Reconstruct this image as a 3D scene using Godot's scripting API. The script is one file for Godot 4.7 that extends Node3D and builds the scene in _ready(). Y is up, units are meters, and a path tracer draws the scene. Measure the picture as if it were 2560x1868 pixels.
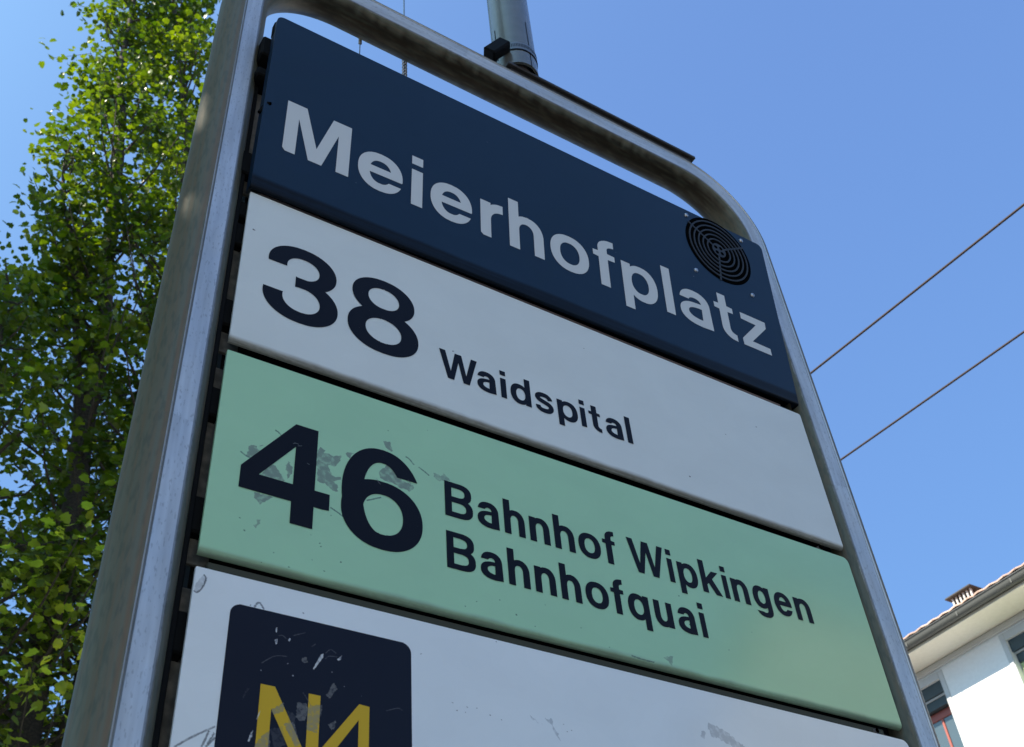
extends Node3D
# A bus stop sign seen from below against a clear sky, with a tree, two overhead wires and a house.

const OY := 2.558                                   # height of the upper edge of the white line panel
const EXPOSURE := 2.1
const CAM := Vector3(-0.2058, 1.6004, 0.7323)
var cam: Camera3D
var rng := RandomNumberGenerator.new()
var used := {}

# ---------------------------------------------------------------- helpers: nodes
func numbered(called: String) -> String:
	if not used.has(called):
		used[called] = 0
		return called
	used[called] += 1
	return "%s_%03d" % [called, used[called]]

func tag(o: Node3D, label: String, category: String, group := "") -> void:
	o.set_meta("label", label)
	o.set_meta("category", category)
	if group:
		o.set_meta("group", group)

func thing(called: String, label: String, category: String, at := Vector3.ZERO, group := "") -> Node3D:
	var o := Node3D.new()
	o.name = numbered(called)
	add_child(o, true)
	o.position = at
	tag(o, label, category, group)
	return o

func part(called: String, mesh: Mesh, mat: Material, parent: Node, at := Transform3D()) -> MeshInstance3D:
	var o := MeshInstance3D.new()
	o.name = called
	o.mesh = mesh
	if mat:
		o.material_override = mat
	o.transform = at
	parent.add_child(o, true)
	return o

func structure(called: String, mesh: Mesh, mat: Material, at := Transform3D()) -> MeshInstance3D:
	var o := part(called, mesh, mat, self, at)
	o.set_meta("kind", "structure")
	return o

# ---------------------------------------------------------------- helpers: materials
func lin(r: float, g: float, b: float) -> Color:
	return Color(r, g, b).linear_to_srgb()

func mat(c: Color, rough := 0.6, metal := 0.0, spec := 0.5) -> StandardMaterial3D:
	var m := StandardMaterial3D.new()
	m.albedo_color = c
	m.roughness = rough
	m.metallic = metal
	m.metallic_specular = spec
	return m

func noise(kind: int, freq: float, sd: int, oct := 3) -> FastNoiseLite:
	var n := FastNoiseLite.new()
	n.noise_type = kind
	n.frequency = freq
	n.seed = sd
	n.fractal_octaves = oct
	return n

func tint(m: StandardMaterial3D, freq: float, lo: Color, hi: Color, scale: float, sd := 1, rel := 0.0) -> StandardMaterial3D:
	# mottled base colour (and, with rel, relief) on any surface by triplanar noise
	var t := NoiseTexture2D.new()
	t.width = 512
	t.height = 512
	t.seamless = true
	t.noise = noise(FastNoiseLite.TYPE_SIMPLEX_SMOOTH, freq, sd, 5)
	var r := Gradient.new()
	r.colors = PackedColorArray([lo, hi])
	r.offsets = PackedFloat32Array([0.2, 0.8])
	t.color_ramp = r
	m.albedo_color = Color.WHITE
	m.albedo_texture = t
	m.uv1_triplanar = true
	m.uv1_scale = Vector3.ONE * scale
	if rel > 0.0:
		var b := NoiseTexture2D.new()
		b.width = 512
		b.height = 512
		b.seamless = true
		b.noise = noise(FastNoiseLite.TYPE_SIMPLEX_SMOOTH, freq * 4.0, sd + 7, 4)
		m.heightmap_enabled = true
		m.heightmap_texture = b
		m.heightmap_scale = rel
	return m

# ---------------------------------------------------------------- helpers: shapes
func begin() -> SurfaceTool:
	var st := SurfaceTool.new()
	st.begin(Mesh.PRIMITIVE_TRIANGLES)
	return st

func done(st: SurfaceTool, normals := true) -> ArrayMesh:
	if normals:
		st.generate_normals()
	return st.commit()

func face(st: SurfaceTool, pts: Array, c: Vector3) -> void:      # a convex face turned away from c
	var p := pts.duplicate()
	var n: Vector3 = (p[1] - p[0]).cross(p[2] - p[0])
	var mid := Vector3.ZERO
	for q in p:
		mid += q
	mid /= p.size()
	if n.dot(mid - c) > 0.0:
		p.reverse()
	for i in range(1, p.size() - 1):
		for k in [0, i, i + 1]:
			st.add_vertex(p[k])

func box(st: SurfaceTool, lo: Vector3, hi: Vector3, b := 0.0) -> void:   # a box with edges chamfered by b
	st.set_smooth_group(-1)
	var c := (lo + hi) / 2.0
	var h := (hi - lo) / 2.0
	b = minf(b, minf(h.x, minf(h.y, h.z)) * 0.9)
	for a in 3:
		var u := (a + 1) % 3
		var v := (a + 2) % 3
		for s in [-1.0, 1.0]:
			var f := []
			for q in [[-1, -1], [1, -1], [1, 1], [-1, 1]]:
				var p := Vector3.ZERO
				p[a] = s * h[a]
				p[u] = q[0] * (h[u] - b)
				p[v] = q[1] * (h[v] - b)
				f.append(c + p)
			face(st, f, c)
	if b <= 0.0:
		return
	for a in 3:                                      # edges along axis a
		var u := (a + 1) % 3
		var v := (a + 2) % 3
		for su in [-1.0, 1.0]:
			for sv in [-1.0, 1.0]:
				var f := []
				for q in [[-1.0, 0], [1.0, 0], [1.0, 1], [-1.0, 1]]:
					var p := Vector3.ZERO
					p[a] = q[0] * (h[a] - b)
					p[u] = su * (h[u] - (b if q[1] == 0 else 0.0))
					p[v] = sv * (h[v] - (0.0 if q[1] == 0 else b))
					f.append(c + p)
				face(st, f, c)
	for sx in [-1.0, 1.0]:
		for sy in [-1.0, 1.0]:
			for sz in [-1.0, 1.0]:
				var s := Vector3(sx, sy, sz)
				var f := []
				for a in 3:
					var p := h - Vector3.ONE * b
					p[a] = h[a]
					f.append(c + p * s)
				face(st, f, c)

func box_mesh(size: Vector3, b := 0.0) -> ArrayMesh:
	var st := begin()
	box(st, -size / 2.0, size / 2.0, b)
	return done(st)

func tube(st: SurfaceTool, path: Array, rad: Array, sides := 12, caps := true) -> void:
	var rings := []
	var up := Vector3.UP
	for i in path.size():
		var t: Vector3 = (path[mini(i + 1, path.size() - 1)] - path[maxi(i - 1, 0)]).normalized()
		if absf(t.dot(up)) > 0.98:
			up = Vector3.RIGHT if absf(t.x) < 0.9 else Vector3.BACK
		var a := t.cross(up).normalized()
		up = a.cross(t).normalized()
		var ring := []
		for k in sides:
			var w := TAU * k / sides
			ring.append([path[i] + (a * cos(w) + up * sin(w)) * rad[i], a * cos(w) + up * sin(w)])
		rings.append(ring)
	var len := 0.0
	for i in path.size() - 1:
		var l2: float = len + path[i].distance_to(path[i + 1])
		for k in sides:
			var k2 := (k + 1) % sides
			var u := float(k) / sides
			var u2 := float(k + 1) / sides
			var q := [[rings[i][k], u, len], [rings[i][k2], u2, len], [rings[i + 1][k2], u2, l2], [rings[i + 1][k], u, l2]]
			for j in [0, 1, 2, 0, 2, 3]:
				st.set_normal(q[j][0][1])
				st.set_uv(Vector2(q[j][1], q[j][2]))
				st.add_vertex(q[j][0][0])
		len = l2
	if caps:
		for e in [0, path.size() - 1]:
			var n: Vector3 = (path[e] - path[1 if e == 0 else e - 1]).normalized()
			for k in range(1, sides - 1):
				var tri := [0, k, k + 1] if e == 0 else [0, k + 1, k]
				for j in tri:
					st.set_normal(n)
					st.set_uv(Vector2.ZERO)
					st.add_vertex(rings[e][j][0])

func tube_mesh(path: Array, r: float, sides := 12, caps := true) -> ArrayMesh:
	var st := begin()
	var rad := []
	for p in path:
		rad.append(r)
	tube(st, path, rad, sides, caps)
	return st.commit()

func lathe(st: SurfaceTool, prof: Array, sides: int, base := Transform3D()) -> void:   # profile of (radius, height) turned about y
	for i in prof.size() - 1:
		var d: Vector2 = prof[i + 1] - prof[i]
		var nn := Vector2(d.y, -d.x).normalized()
		for k in sides:
			var a := TAU * k / sides
			var a2 := TAU * (k + 1) / sides
			var q := []
			for e in [[prof[i], a], [prof[i + 1], a], [prof[i + 1], a2], [prof[i], a2]]:
				q.append([base * Vector3(cos(e[1]) * e[0].x, e[0].y, sin(e[1]) * e[0].x), (base.basis * Vector3(cos(e[1]) * nn.x, nn.y, sin(e[1]) * nn.x)).normalized()])
			for j in [0, 2, 1, 0, 3, 2]:
				st.set_normal(q[j][1])
				st.add_vertex(q[j][0])

# ---------------------------------------------------------------- helpers: lettering (grotesque letters built from strokes)
func rc(x0: float, y0: float, x1: float, y1: float) -> PackedVector2Array:
	return PackedVector2Array([Vector2(x0, y0), Vector2(x1, y0), Vector2(x1, y1), Vector2(x0, y1)])

func el(x0: float, y0: float, x1: float, y1: float, e := 2.22) -> PackedVector2Array:   # oval in a rectangle
	var p := PackedVector2Array()
	for k in 60:
		var a := TAU * k / 60.0
		var c := cos(a)
		var s := sin(a)
		p.append(Vector2((x0 + x1) / 2 + (x1 - x0) / 2 * signf(c) * pow(absf(c), 2 / e), (y0 + y1) / 2 + (y1 - y0) / 2 * signf(s) * pow(absf(s), 2 / e)))
	return p

func pg(a: Array) -> PackedVector2Array:
	var p := PackedVector2Array()
	for i in range(0, a.size(), 2):
		p.append(Vector2(a[i], a[i + 1]))
	return p

func stroke(pts: Array, wide: float) -> PackedVector2Array:
	var c := Curve2D.new()
	for i in pts.size():
		var a: Vector2 = pts[maxi(i - 1, 0)]
		var b: Vector2 = pts[mini(i + 1, pts.size() - 1)]
		c.add_point(pts[i], -(b - a) / 6.0, (b - a) / 6.0)
	c.bake_interval = wide * 0.12
	var q := c.get_baked_points()
	var l := PackedVector2Array()
	var r := PackedVector2Array()
	for i in q.size():
		var t := (q[mini(i + 1, q.size() - 1)] - q[maxi(i - 1, 0)]).normalized().orthogonal() * wide / 2.0
		l.append(q[i] + t)
		r.append(q[i] - t)
	r.reverse()
	l.append_array(r)
	return l

func cross_at(p: PackedVector2Array, y: float) -> Array:
	var xs := []
	var n := p.size()
	for i in n:
		var a := p[i]
		var b := p[(i + 1) % n]
		if (a.y <= y) != (b.y <= y):
			xs.append(a.x + (b.x - a.x) * (y - a.y) / (b.y - a.y))
	xs.sort()
	return xs

func joined(a: Array, b: Array) -> Array:
	var all := []
	for i in range(0, a.size() - 1, 2):
		all.append([a[i], a[i + 1]])
	for i in range(0, b.size() - 1, 2):
		all.append([b[i], b[i + 1]])
	all.sort_custom(func(p, q): return p[0] < q[0])
	var out := []
	for s in all:
		if out.size() and s[0] <= out[-1]:
			out[-1] = maxf(out[-1], s[1])
		else:
			out.append(s[0])
			out.append(s[1])
	return out

func cut(a: Array, b: Array) -> Array:
	var out := a
	for j in range(0, b.size() - 1, 2):
		var nx := []
		for i in range(0, out.size() - 1, 2):
			var s: float = out[i]
			var e: float = out[i + 1]
			if b[j + 1] <= s or b[j] >= e:
				nx.append_array([s, e])
				continue
			if b[j] > s:
				nx.append_array([s, b[j]])
			if b[j + 1] < e:
				nx.append_array([b[j + 1], e])
		out = nx
	return out

func spans(groups: Array, y: float) -> Array:
	var all := []
	for g in groups:
		var run := []
		for op in g:
			var xs := cross_at(op[1], y)
			run = joined(run, xs) if op[0] > 0 else cut(run, xs)
		all = joined(all, run)
	return all

func flat_mesh(groups: Array, step: float, uv := Rect2(0, 0, 1000, 1000)) -> ArrayMesh:   # millimetres in, a thin sheet in metres out
	var lo := INF
	var hi := -INF
	for g in groups:
		for op in g:
			if op[0] > 0:
				for p in op[1]:
					lo = minf(lo, p.y)
					hi = maxf(hi, p.y)
	var st := begin()
	var n := int(ceil((hi - lo) / step))
	for i in n:
		var ya := lo + (hi - lo) * i / n
		var yb := lo + (hi - lo) * (i + 1) / n
		var a := spans(groups, ya + 0.002)
		var b := spans(groups, yb - 0.002)
		if a.size() != b.size():
			a = spans(groups, (ya + yb) / 2)
			b = a
		for k in range(0, a.size() - 1, 2):
			var q := [Vector2(b[k], yb), Vector2(b[k + 1], yb), Vector2(a[k + 1], ya), Vector2(a[k], ya)]
			for j in [0, 1, 2, 0, 2, 3]:
				var p: Vector2 = q[j]
				st.set_normal(Vector3.BACK)
				st.set_uv(Vector2((p.x - uv.position.x) / uv.size.x, (uv.position.y - p.y) / uv.size.y))
				st.add_vertex(Vector3(p.x, p.y, 0) / 1000.0)
	return st.commit()

func glyph(ch: String, x0: float, x1: float, b: float, c: float, sv: float, sh: float) -> Array:
	var xh := b + c * 0.716
	var ov := c * 0.014
	var w := x1 - x0
	var m := (x0 + x1) / 2
	match ch:
		"l":
			return [[[1, rc(x0, b, x1, b + c)]]]
		"i":
			return [[[1, rc(x0, b, x1, xh)]], [[1, rc(x0, b + c * 0.83, x1, b + c)]]]
		"o":
			return [[[1, el(x0, b - ov, x1, xh + ov)], [-1, el(x0 + sv, b - ov + sh, x1 - sv, xh + ov - sh)]]]
		"e":
			return [[[1, el(x0, b - ov, x1, xh + ov)], [-1, el(x0 + sv, b - ov + sh * 0.95, x1 - sv, xh + ov - sh)], [-1, rc(m, b + c * 0.205, x1 + 9, b + c * 0.32)]],
				[[1, rc(x0 + sv * 0.7, b + c * 0.306, x1 - w * 0.012, b + c * 0.445)]]]
		"n", "h":
			var ya := b + c * 0.40
			var s := x0 + sv * 0.3
			return [[[1, rc(x0, b, x0 + sv, xh if ch == "n" else b + c)], [1, rc(x1 - sv, b, x1, ya)]],
				[[1, el(s, ya - (xh + ov - ya), x1, xh + ov)], [-1, el(x0 + sv, ya - (xh + ov - sh * 1.05 - ya), x1 - sv, xh + ov - sh * 1.05)], [-1, rc(x0 - 9, b - c, x1 + 9, ya)]]]
		"u":
			var ya := b + c * 0.316
			return [[[1, rc(x1 - sv, b, x1, xh)], [1, rc(x0, ya, x0 + sv, xh)]],
				[[1, el(x0, b - ov, x1 - sv * 0.3, ya * 2 - b + ov)], [-1, el(x0 + sv, b - ov + sh * 1.05, x1 - sv, ya * 2 - b + ov - sh * 1.05)], [-1, rc(x0 - 9, ya, x1 + 9, b + c * 2)]]]
		"r":
			var ya := b + c * 0.36
			var ry := xh + ov * 2 - ya
			var rx := x1 - x0 - sv * 0.3
			var r2 := x1 - x0 - sv
			var y2 := ry - sv * 1.0
			return [[[1, pg([x0, b + sv * 0.2, x0 + sv * 0.22, b, x0 + sv, b, x0 + sv, xh, x0, xh])]],
				[[1, el(x1 - rx, ya - ry, x1 + rx, ya + ry)], [-1, el(x1 - r2, ya - y2, x1 + r2, ya + y2)], [-1, rc(x1, b - c, x1 + w * 2, b + c * 2)], [-1, rc(x0 - 9, b - c, x1 + 9, ya)]]]
		"f":
			var xs := x0 + w * 0.245
			var ya := b + c * 0.79
			var ry := b + c + ov - ya
			var rx := x1 - xs
			return [[[1, rc(xs, b, xs + sv, ya)], [1, rc(x0, b + c * 0.588, x1, b + c * 0.708)]],
				[[1, el(x1 - rx, ya - ry, x1 + rx, ya + ry)], [-1, el(x1 - rx + sv, ya - ry + sh * 0.9, x1 + rx - sv, ya + ry - sh * 0.9)], [-1, rc(x1, b - c, x1 + w * 2, b + c * 2)], [-1, rc(x0 - 9, b - c, x1 + 9, ya)]]]
		"t":
			var xs := x0 + w * 0.26
			var ya := b + c * 0.24
			var ry := ya - b + ov * 0.4
			var rx := x1 - xs
			return [[[1, rc(xs, ya, xs + sv, b + c * 0.945)], [1, rc(x0, b + c * 0.588, x1, b + c * 0.708)]],
				[[1, el(x1 - rx, ya - ry, x1 + rx, ya + ry)], [-1, el(x1 - rx + sv, ya - ry + sh * 0.9, x1 + rx - sv, ya + ry - sh * 0.9)], [-1, rc(x1, b - c, x1 + w * 2, b + c * 2)], [-1, rc(x0 - 9, ya, x1 + 9, b + c * 2)]]]
		"a":
			var xa := x0 + w * 0.03
			var xb := x1 - w * 0.02
			var ya := b + c * 0.46
			return [[[1, el(xa, ya * 2 - xh - ov, xb, xh + ov)], [-1, el(xa + sv * 1.02, ya * 2 - xh - ov + sh * 1.05, xb - sv * 1.02, xh + ov - sh * 1.05)], [-1, rc(xa - 9, b - c, xb + 9, ya)], [-1, rc(xa - 9, b - c, m, b + c * 0.505)]],
				[[1, pg([xb - sv * 1.02, ya, xb, ya, x1, b, x1 - sv, b, x1 - sv * 1.17, b + c * 0.07])]],
				[[1, el(x0, b - ov, x0 + w * 1.28, b + c * 0.472, 2.3)], [-1, el(x0 + sv, b - ov + sh * 0.95, x0 + w * 1.12, b + c * 0.372, 2.3)], [-1, rc(xb - sv * 0.6, b - c, x1 + w, b + c)]]]
		"p", "d", "q", "g":
			var left := ch == "p"
			var lo := b - ov if ch != "g" else b + c * 0.02
			var q0 := x0 + sv * 0.4 if left else x0
			var q1 := x1 if left else x1 - sv * 0.4
			var i0 := x0 + sv
			var i1 := x1 - sv
			var s0 := x0 if left else x1 - sv
			var out := [[[1, el(q0, lo, q1, xh + ov)], [-1, el(i0, lo + sh, i1, xh + ov - sh)], [-1, rc(x0 - 9, b - c, x0 + sv * 0.5, b + c) if left else rc(x1 - sv * 0.5, b - c, x1 + 9, b + c)]]]
			if ch == "d":
				out.append([[1, rc(s0, b, s0 + sv, b + c)]])
			elif ch == "g":
				var yc := b - c * 0.0
				var ry := c * 0.245
				out.append([[1, rc(s0, yc, s0 + sv, xh)]])
				out.append([[1, el(x0 + w * 0.05, yc - ry, x1, yc + ry)], [-1, el(x0 + w * 0.05 + sv, yc - ry + sh * 0.92, x1 - sv, yc + ry - sh * 0.92)], [-1, rc(x0 - 9, yc, x1 + 9, b + c)], [-1, rc(x0 - 9, b - c * 0.085, m, b + c)]])
			else:
				out.append([[1, rc(s0, b - c * 0.243, s0 + sv, xh)]])
			return out
		"s":
			var pts := []
			for q in [[0.84, 0.70], [0.80, 0.80], [0.68, 0.885], [0.5, 0.91], [0.31, 0.885], [0.18, 0.80], [0.175, 0.69], [0.29, 0.60], [0.5, 0.54], [0.72, 0.475], [0.845, 0.38], [0.845, 0.235], [0.71, 0.125], [0.5, 0.09], [0.29, 0.115], [0.175, 0.20], [0.15, 0.31]]:
				pts.append(Vector2(x0 + w * q[0], b + (xh - b) * q[1]))
			return [[[1, stroke(pts, sh * 1.04)]]]
		"k":
			return [[[1, rc(x0, b, x0 + sv, b + c)]], [[1, pg([x0 + sv * 0.9, b + c * 0.24, x0 + sv * 0.9, b + c * 0.45, x0 + w * 0.62, xh, x0 + w * 0.96, xh])]],
				[[1, pg([x0 + w * 0.33, b + c * 0.36, x0 + w * 0.58, b + c * 0.49, x1, b, x1 - sv * 1.18, b])]]]
		"z":
			return [[[1, pg([x0 + w * 0.09, xh, x1, xh, x1 - w * 0.01, xh - c * 0.142, x0 + w * 0.365, b + c * 0.147, x1 - w * 0.005, b + c * 0.143, x1, b, x0 + w * 0.02, b, x0 + w * 0.01, b + c * 0.132, x0 + w * 0.62, xh - c * 0.155, x0 + w * 0.09, xh - c * 0.145])]]]
		"M":
			return [[[1, pg([x0, b + c, x0 + w * 0.295, b + c, x0 + w * 0.495, b + c * 0.275, x0 + w * 0.71, b + c, x1, b + c, x1, b, x1 - sv * 1.05, b, x1 - sv * 1.05, b + c * 0.72, x0 + w * 0.59, b, x0 + w * 0.39, b, x0 + sv * 1.05, b + c * 0.72, x0 + sv * 1.05, b, x0 + w * 0.045, b, x0 + w * 0.005, b + c * 0.05])]]]
		"W":
			return [[[1, pg([x0, b + c, x0 + w * 0.16, b + c, x0 + w * 0.287, b + c * 0.29, x0 + w * 0.41, b + c, x0 + w * 0.585, b + c, x0 + w * 0.69, b + c * 0.29, x0 + w * 0.84, b + c, x1, b + c, x0 + w * 0.77, b, x0 + w * 0.61, b, x0 + w * 0.495, b + c * 0.68, x0 + w * 0.365, b, x0 + w * 0.205, b])]]]
		"B":
			return [[[1, rc(x0, b, m, b + c)], [1, el(x0 + w * 0.06, b + c * 0.46, x1 - w * 0.035, b + c, 2.5)], [1, el(x0, b, x1, b + c * 0.56, 2.5)], [-1, rc(x0 + sv, b + c * 0.59, m, b + c * 0.85)], [-1, el(m - w * 0.3, b + c * 0.59, x1 - w * 0.035 - sv, b + c * 0.85, 2.6)],
				[-1, rc(x0 + sv, b + c * 0.15, m, b + c * 0.43)], [-1, el(m - w * 0.3, b + c * 0.15, x1 - sv, b + c * 0.43, 2.6)], [1, rc(x0, b, x0 + sv, b + c)]]]
		"N":
			return [[[1, pg([x0, b + c, x0 + w * 0.235, b + c, x1 - sv, b + c * 0.27, x1 - sv, b + c, x1, b + c, x1, b, x1 - w * 0.235, b, x0 + sv, b + c * 0.73, x0 + sv, b, x0, b])]]]
		"4":
			return [[[1, pg([x0 + w * 0.563, b + c, x0 + w * 0.828, b + c, x0 + w * 0.825, b + c * 0.377, x1, b + c * 0.379, x1, b + c * 0.214, x0 + w * 0.825, b + c * 0.212, x0 + w * 0.825, b, x0 + w * 0.575, b, x0 + w * 0.572, b + c * 0.21, x0, b + c * 0.207, x0, b + c * 0.421])], [-1, pg([x0 + w * 0.58, b + c * 0.762, x0 + w * 0.577, b + c * 0.377, x0 + w * 0.2, b + c * 0.376])]]]
		"3":
			return [[[1, el(x0 + 2.5, b + 49, x0 + 78.5, b + 108.5, 2.1)], [-1, el(x0 + 23, b + 62.5, x0 + 59, b + 92.5, 2.1)], [-1, rc(x0 - 9, b, x0 + 33.5, b + 74.5)], [-1, rc(x0 - 9, b, x0 + 18, b + 74.5)]],
				[[1, el(x0, b - 1.5, x0 + 81.7, b + 63, 2.1)], [-1, el(x0 + 21, b + 14, x0 + 61.5, b + 49, 2.1)], [-1, rc(x0 - 9, b + 35, x0 + 33.5, b + 110)]]]
		"8":
			return [[[1, el(x0 + 4, b + 50, x1 - 4.2, b + 108.5, 2.1)], [-1, el(x0 + 23, b + 64, x1 - 23, b + 94.5, 2.1)]], [[1, el(x0, b - 1.5, x1, b + 62.5, 2.15)], [-1, el(x0 + 20.5, b + 13.5, x1 - 20.5, b + 48, 2.1)]]]
		"6":
			return [[[1, el(x0, b - 1.5, x1, b + 111, 2.15)], [-1, el(x0 + 21, b + 14, x1 - 21, b + 95, 2.15)], [-1, rc(m - 1, b - 9, x1 + 9, b + 83.6)]],
				[[1, el(x0, b - 1.5, x1, b + 73.5, 2.15)], [-1, el(x0 + 21.4, b + 14.7, x1 - 20.4, b + 58.5, 2.15)]]]
	return []

# ---------------------------------------------------------------- helpers: print and dirt drawn into a picture
func fill(im: Image, px: float, pts: PackedVector2Array, col: Color, alpha: float, grit: float, sd: int) -> void:   # a torn patch with a ragged outline, points in millimetres
	var r := RandomNumberGenerator.new()
	r.seed = sd
	var fine := PackedVector2Array()
	for i in pts.size():
		var a := pts[i] * px
		var b := pts[(i + 1) % pts.size()] * px
		var n := maxi(1, int(a.distance_to(b) / 5.0))
		for k in n:
			fine.append(a.lerp(b, float(k) / n) + Vector2(r.randf_range(-1, 1), r.randf_range(-1, 1)) * grit * 2.6)
	var lo := INF
	var hi := -INF
	for p in fine:
		lo = minf(lo, p.y)
		hi = maxf(hi, p.y)
	var nz := noise(FastNoiseLite.TYPE_SIMPLEX, 0.04, sd, 4)
	for y in range(maxi(0, int(lo)), mini(im.get_height() - 1, int(hi) + 1)):
		var xs := cross_at(fine, y + 0.5)
		for k in range(0, xs.size() - 1, 2):
			for x in range(maxi(0, int(xs[k])), mini(im.get_width() - 1, int(xs[k + 1]) + 1)):
				var t := alpha
				if grit > 0.0:
					t *= clampf(0.95 + nz.get_noise_2d(x, y) * 0.8 + (r.randf() - 0.5) * 0.4, 0.3, 1.0)
				im.set_pixel(x, y, im.get_pixel(x, y).lerp(col, t))

func line(im: Image, px: float, pts: PackedVector2Array, wide: float, col: Color, alpha: float, sd: int) -> void:
	var v := []
	for p in pts:
		v.append(p)
	fill(im, px, stroke(v, wide), col, alpha, 0.35, sd)

func specks(im: Image, px: float, a: Array, col: Color, sd: int, big := 0.9) -> void:
	var r := RandomNumberGenerator.new()
	r.seed = sd
	for i in range(0, a.size(), 2):
		var p := PackedVector2Array()
		var s := r.randf_range(0.5, 1.0) * big
		for k in 6:
			p.append(Vector2(a[i], a[i + 1]) + Vector2.from_angle(TAU * k / 6.0) * Vector2(s * r.randf_range(0.4, 1.4), s * r.randf_range(0.4, 1.1)))
		fill(im, px, p, col, 0.85, 0.3, sd + i)

func grime_and_shade(im: Image, px: float, top: float, dirt: Color, sd: int, most: float) -> void:   # streaky dirt on the folded lower edge; painted shade on the name panel
	var n1 := noise(FastNoiseLite.TYPE_SIMPLEX, 0.004, sd, 4)
	var n2 := noise(FastNoiseLite.TYPE_SIMPLEX, 0.06, sd + 1, 3)
	for y in range(int(top * px) - 22, im.get_height()):
		for x in im.get_width():
			var s := (y - (top + n1.get_noise_2d(x, 0) * 1.6) * px) / (8.0 * px)
			var t := clampf(s, 0.0, 1.0)
			if t <= 0.0:
				continue
			t = t * t * (3 - 2 * t)
			t *= clampf(0.92 + n1.get_noise_2d(x * 0.5, y * 22.0) * 0.35 + n2.get_noise_2d(x * 0.7, y * 2.0) * 0.12, 0.0, 1.0) * most
			im.set_pixel(x, y, im.get_pixel(x, y).lerp(dirt, t))

func faint(im: Image, sd: int, amount: float) -> void:       # the uneven tone of old enamel
	var n := noise(FastNoiseLite.TYPE_SIMPLEX_SMOOTH, 0.003, sd, 3)
	for y in range(0, im.get_height(), 4):
		for x in range(0, im.get_width(), 4):
			var c := im.get_pixel(x, y)
			var v := 1.0 + n.get_noise_2d(x, y * 1.6) * amount
			im.fill_rect(Rect2i(x, y, 4, 4), Color(c.r * v, c.g * v, c.b * v))

# ---------------------------------------------------------------- the sign's panels
func panel_mesh(w: float, h: float, rl: float, rr: float, fr: float, deep: float) -> ArrayMesh:   # enamelled sheet, origin at its upper left corner, lower edge folded back
	var rows := []
	var rmax := maxf(maxf(rl, rr), 0.0005)
	var ys := []
	for k in 10:
		ys.append(rmax * (1 - cos(PI / 2 * k / 9.0)))
	for y in ys:
		rows.append([-y, 0.0, y, 0.0 if y >= rl else rl - sqrt(maxf(0, rl * rl - (rl - y) * (rl - y))), w - (0.0 if y >= rr else rr - sqrt(maxf(0, rr * rr - (rr - y) * (rr - y)))), 0.0])
	for k in 7:
		rows.append([-lerpf(rmax, h, (k + 1) / 7.0), 0.0, lerpf(rmax, h, (k + 1) / 7.0), 0.0, w, 0.0])
	for k in 10:
		var a := PI / 2 * (k + 1) / 10.0
		rows.append([-h - fr * sin(a), -fr * (1 - cos(a)), h + fr * a, 0.0, w, a])
	var total := h + fr * PI / 2
	var st := begin()
	var quad := func(p: Array, n: Array, u: Array) -> void:
		for j in [0, 1, 2, 0, 2, 3]:
			st.set_normal(n[j])
			st.set_uv(u[j])
			st.add_vertex(p[j])
	for i in rows.size() - 1:
		var a: Array = rows[i]
		var b: Array = rows[i + 1]
		var na := Vector3(0, -sin(a[5]), cos(a[5]))
		var nb := Vector3(0, -sin(b[5]), cos(b[5]))
		quad.call([Vector3(a[3], a[0], a[1]), Vector3(a[4], a[0], a[1]), Vector3(b[4], b[0], b[1]), Vector3(b[3], b[0], b[1])], [na, na, nb, nb],
			[Vector2(a[3] / w, a[2] / total), Vector2(a[4] / w, a[2] / total), Vector2(b[4] / w, b[2] / total), Vector2(b[3] / w, b[2] / total)])
		for s in [3, 4]:
			var pa := Vector3(a[s], a[0], a[1])
			var pb := Vector3(b[s], b[0], b[1])
			var n := Vector3.LEFT if s == 3 else Vector3.RIGHT
			var q := [Vector3(pa.x, pa.y, -deep), pa, pb, Vector3(pb.x, pb.y, -deep)] if s == 3 else [pa, Vector3(pa.x, pa.y, -deep), Vector3(pb.x, pb.y, -deep), pb]
			var u := Vector2(a[s] / w, a[2] / total)
			quad.call(q, [n, n, n, n], [u, u, u, u])
	var xl: float = rows[0][3]
	var xr: float = rows[0][4]
	quad.call([Vector3(xl, 0, -deep), Vector3(xr, 0, -deep), Vector3(xr, 0, 0), Vector3(xl, 0, 0)], [Vector3.UP, Vector3.UP, Vector3.UP, Vector3.UP], [Vector2(0.3, 0.01), Vector2(0.6, 0.01), Vector2(0.6, 0.02), Vector2(0.3, 0.02)])
	return st.commit()

func enamel(im: Image, rough: float, spec := 0.26) -> StandardMaterial3D:
	var m := mat(Color.WHITE, rough, 0.0, spec)
	im.generate_mipmaps()
	m.albedo_texture = ImageTexture.create_from_image(im)
	m.texture_repeat = false
	return m

func write(panel: Node3D, row: Array, b: float, c: float, sv: float, sh: float, m: Material, lift := 0.0004) -> void:   # row: letter, left, right in millimetres
	for l in row:
		part("letter", flat_mesh(glyph(l[0], l[1], l[2], b, c, sv, sh), 0.35 if c < 60 else 0.6), m, panel, Transform3D(Basis(), Vector3(0, 0, lift)))

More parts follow.
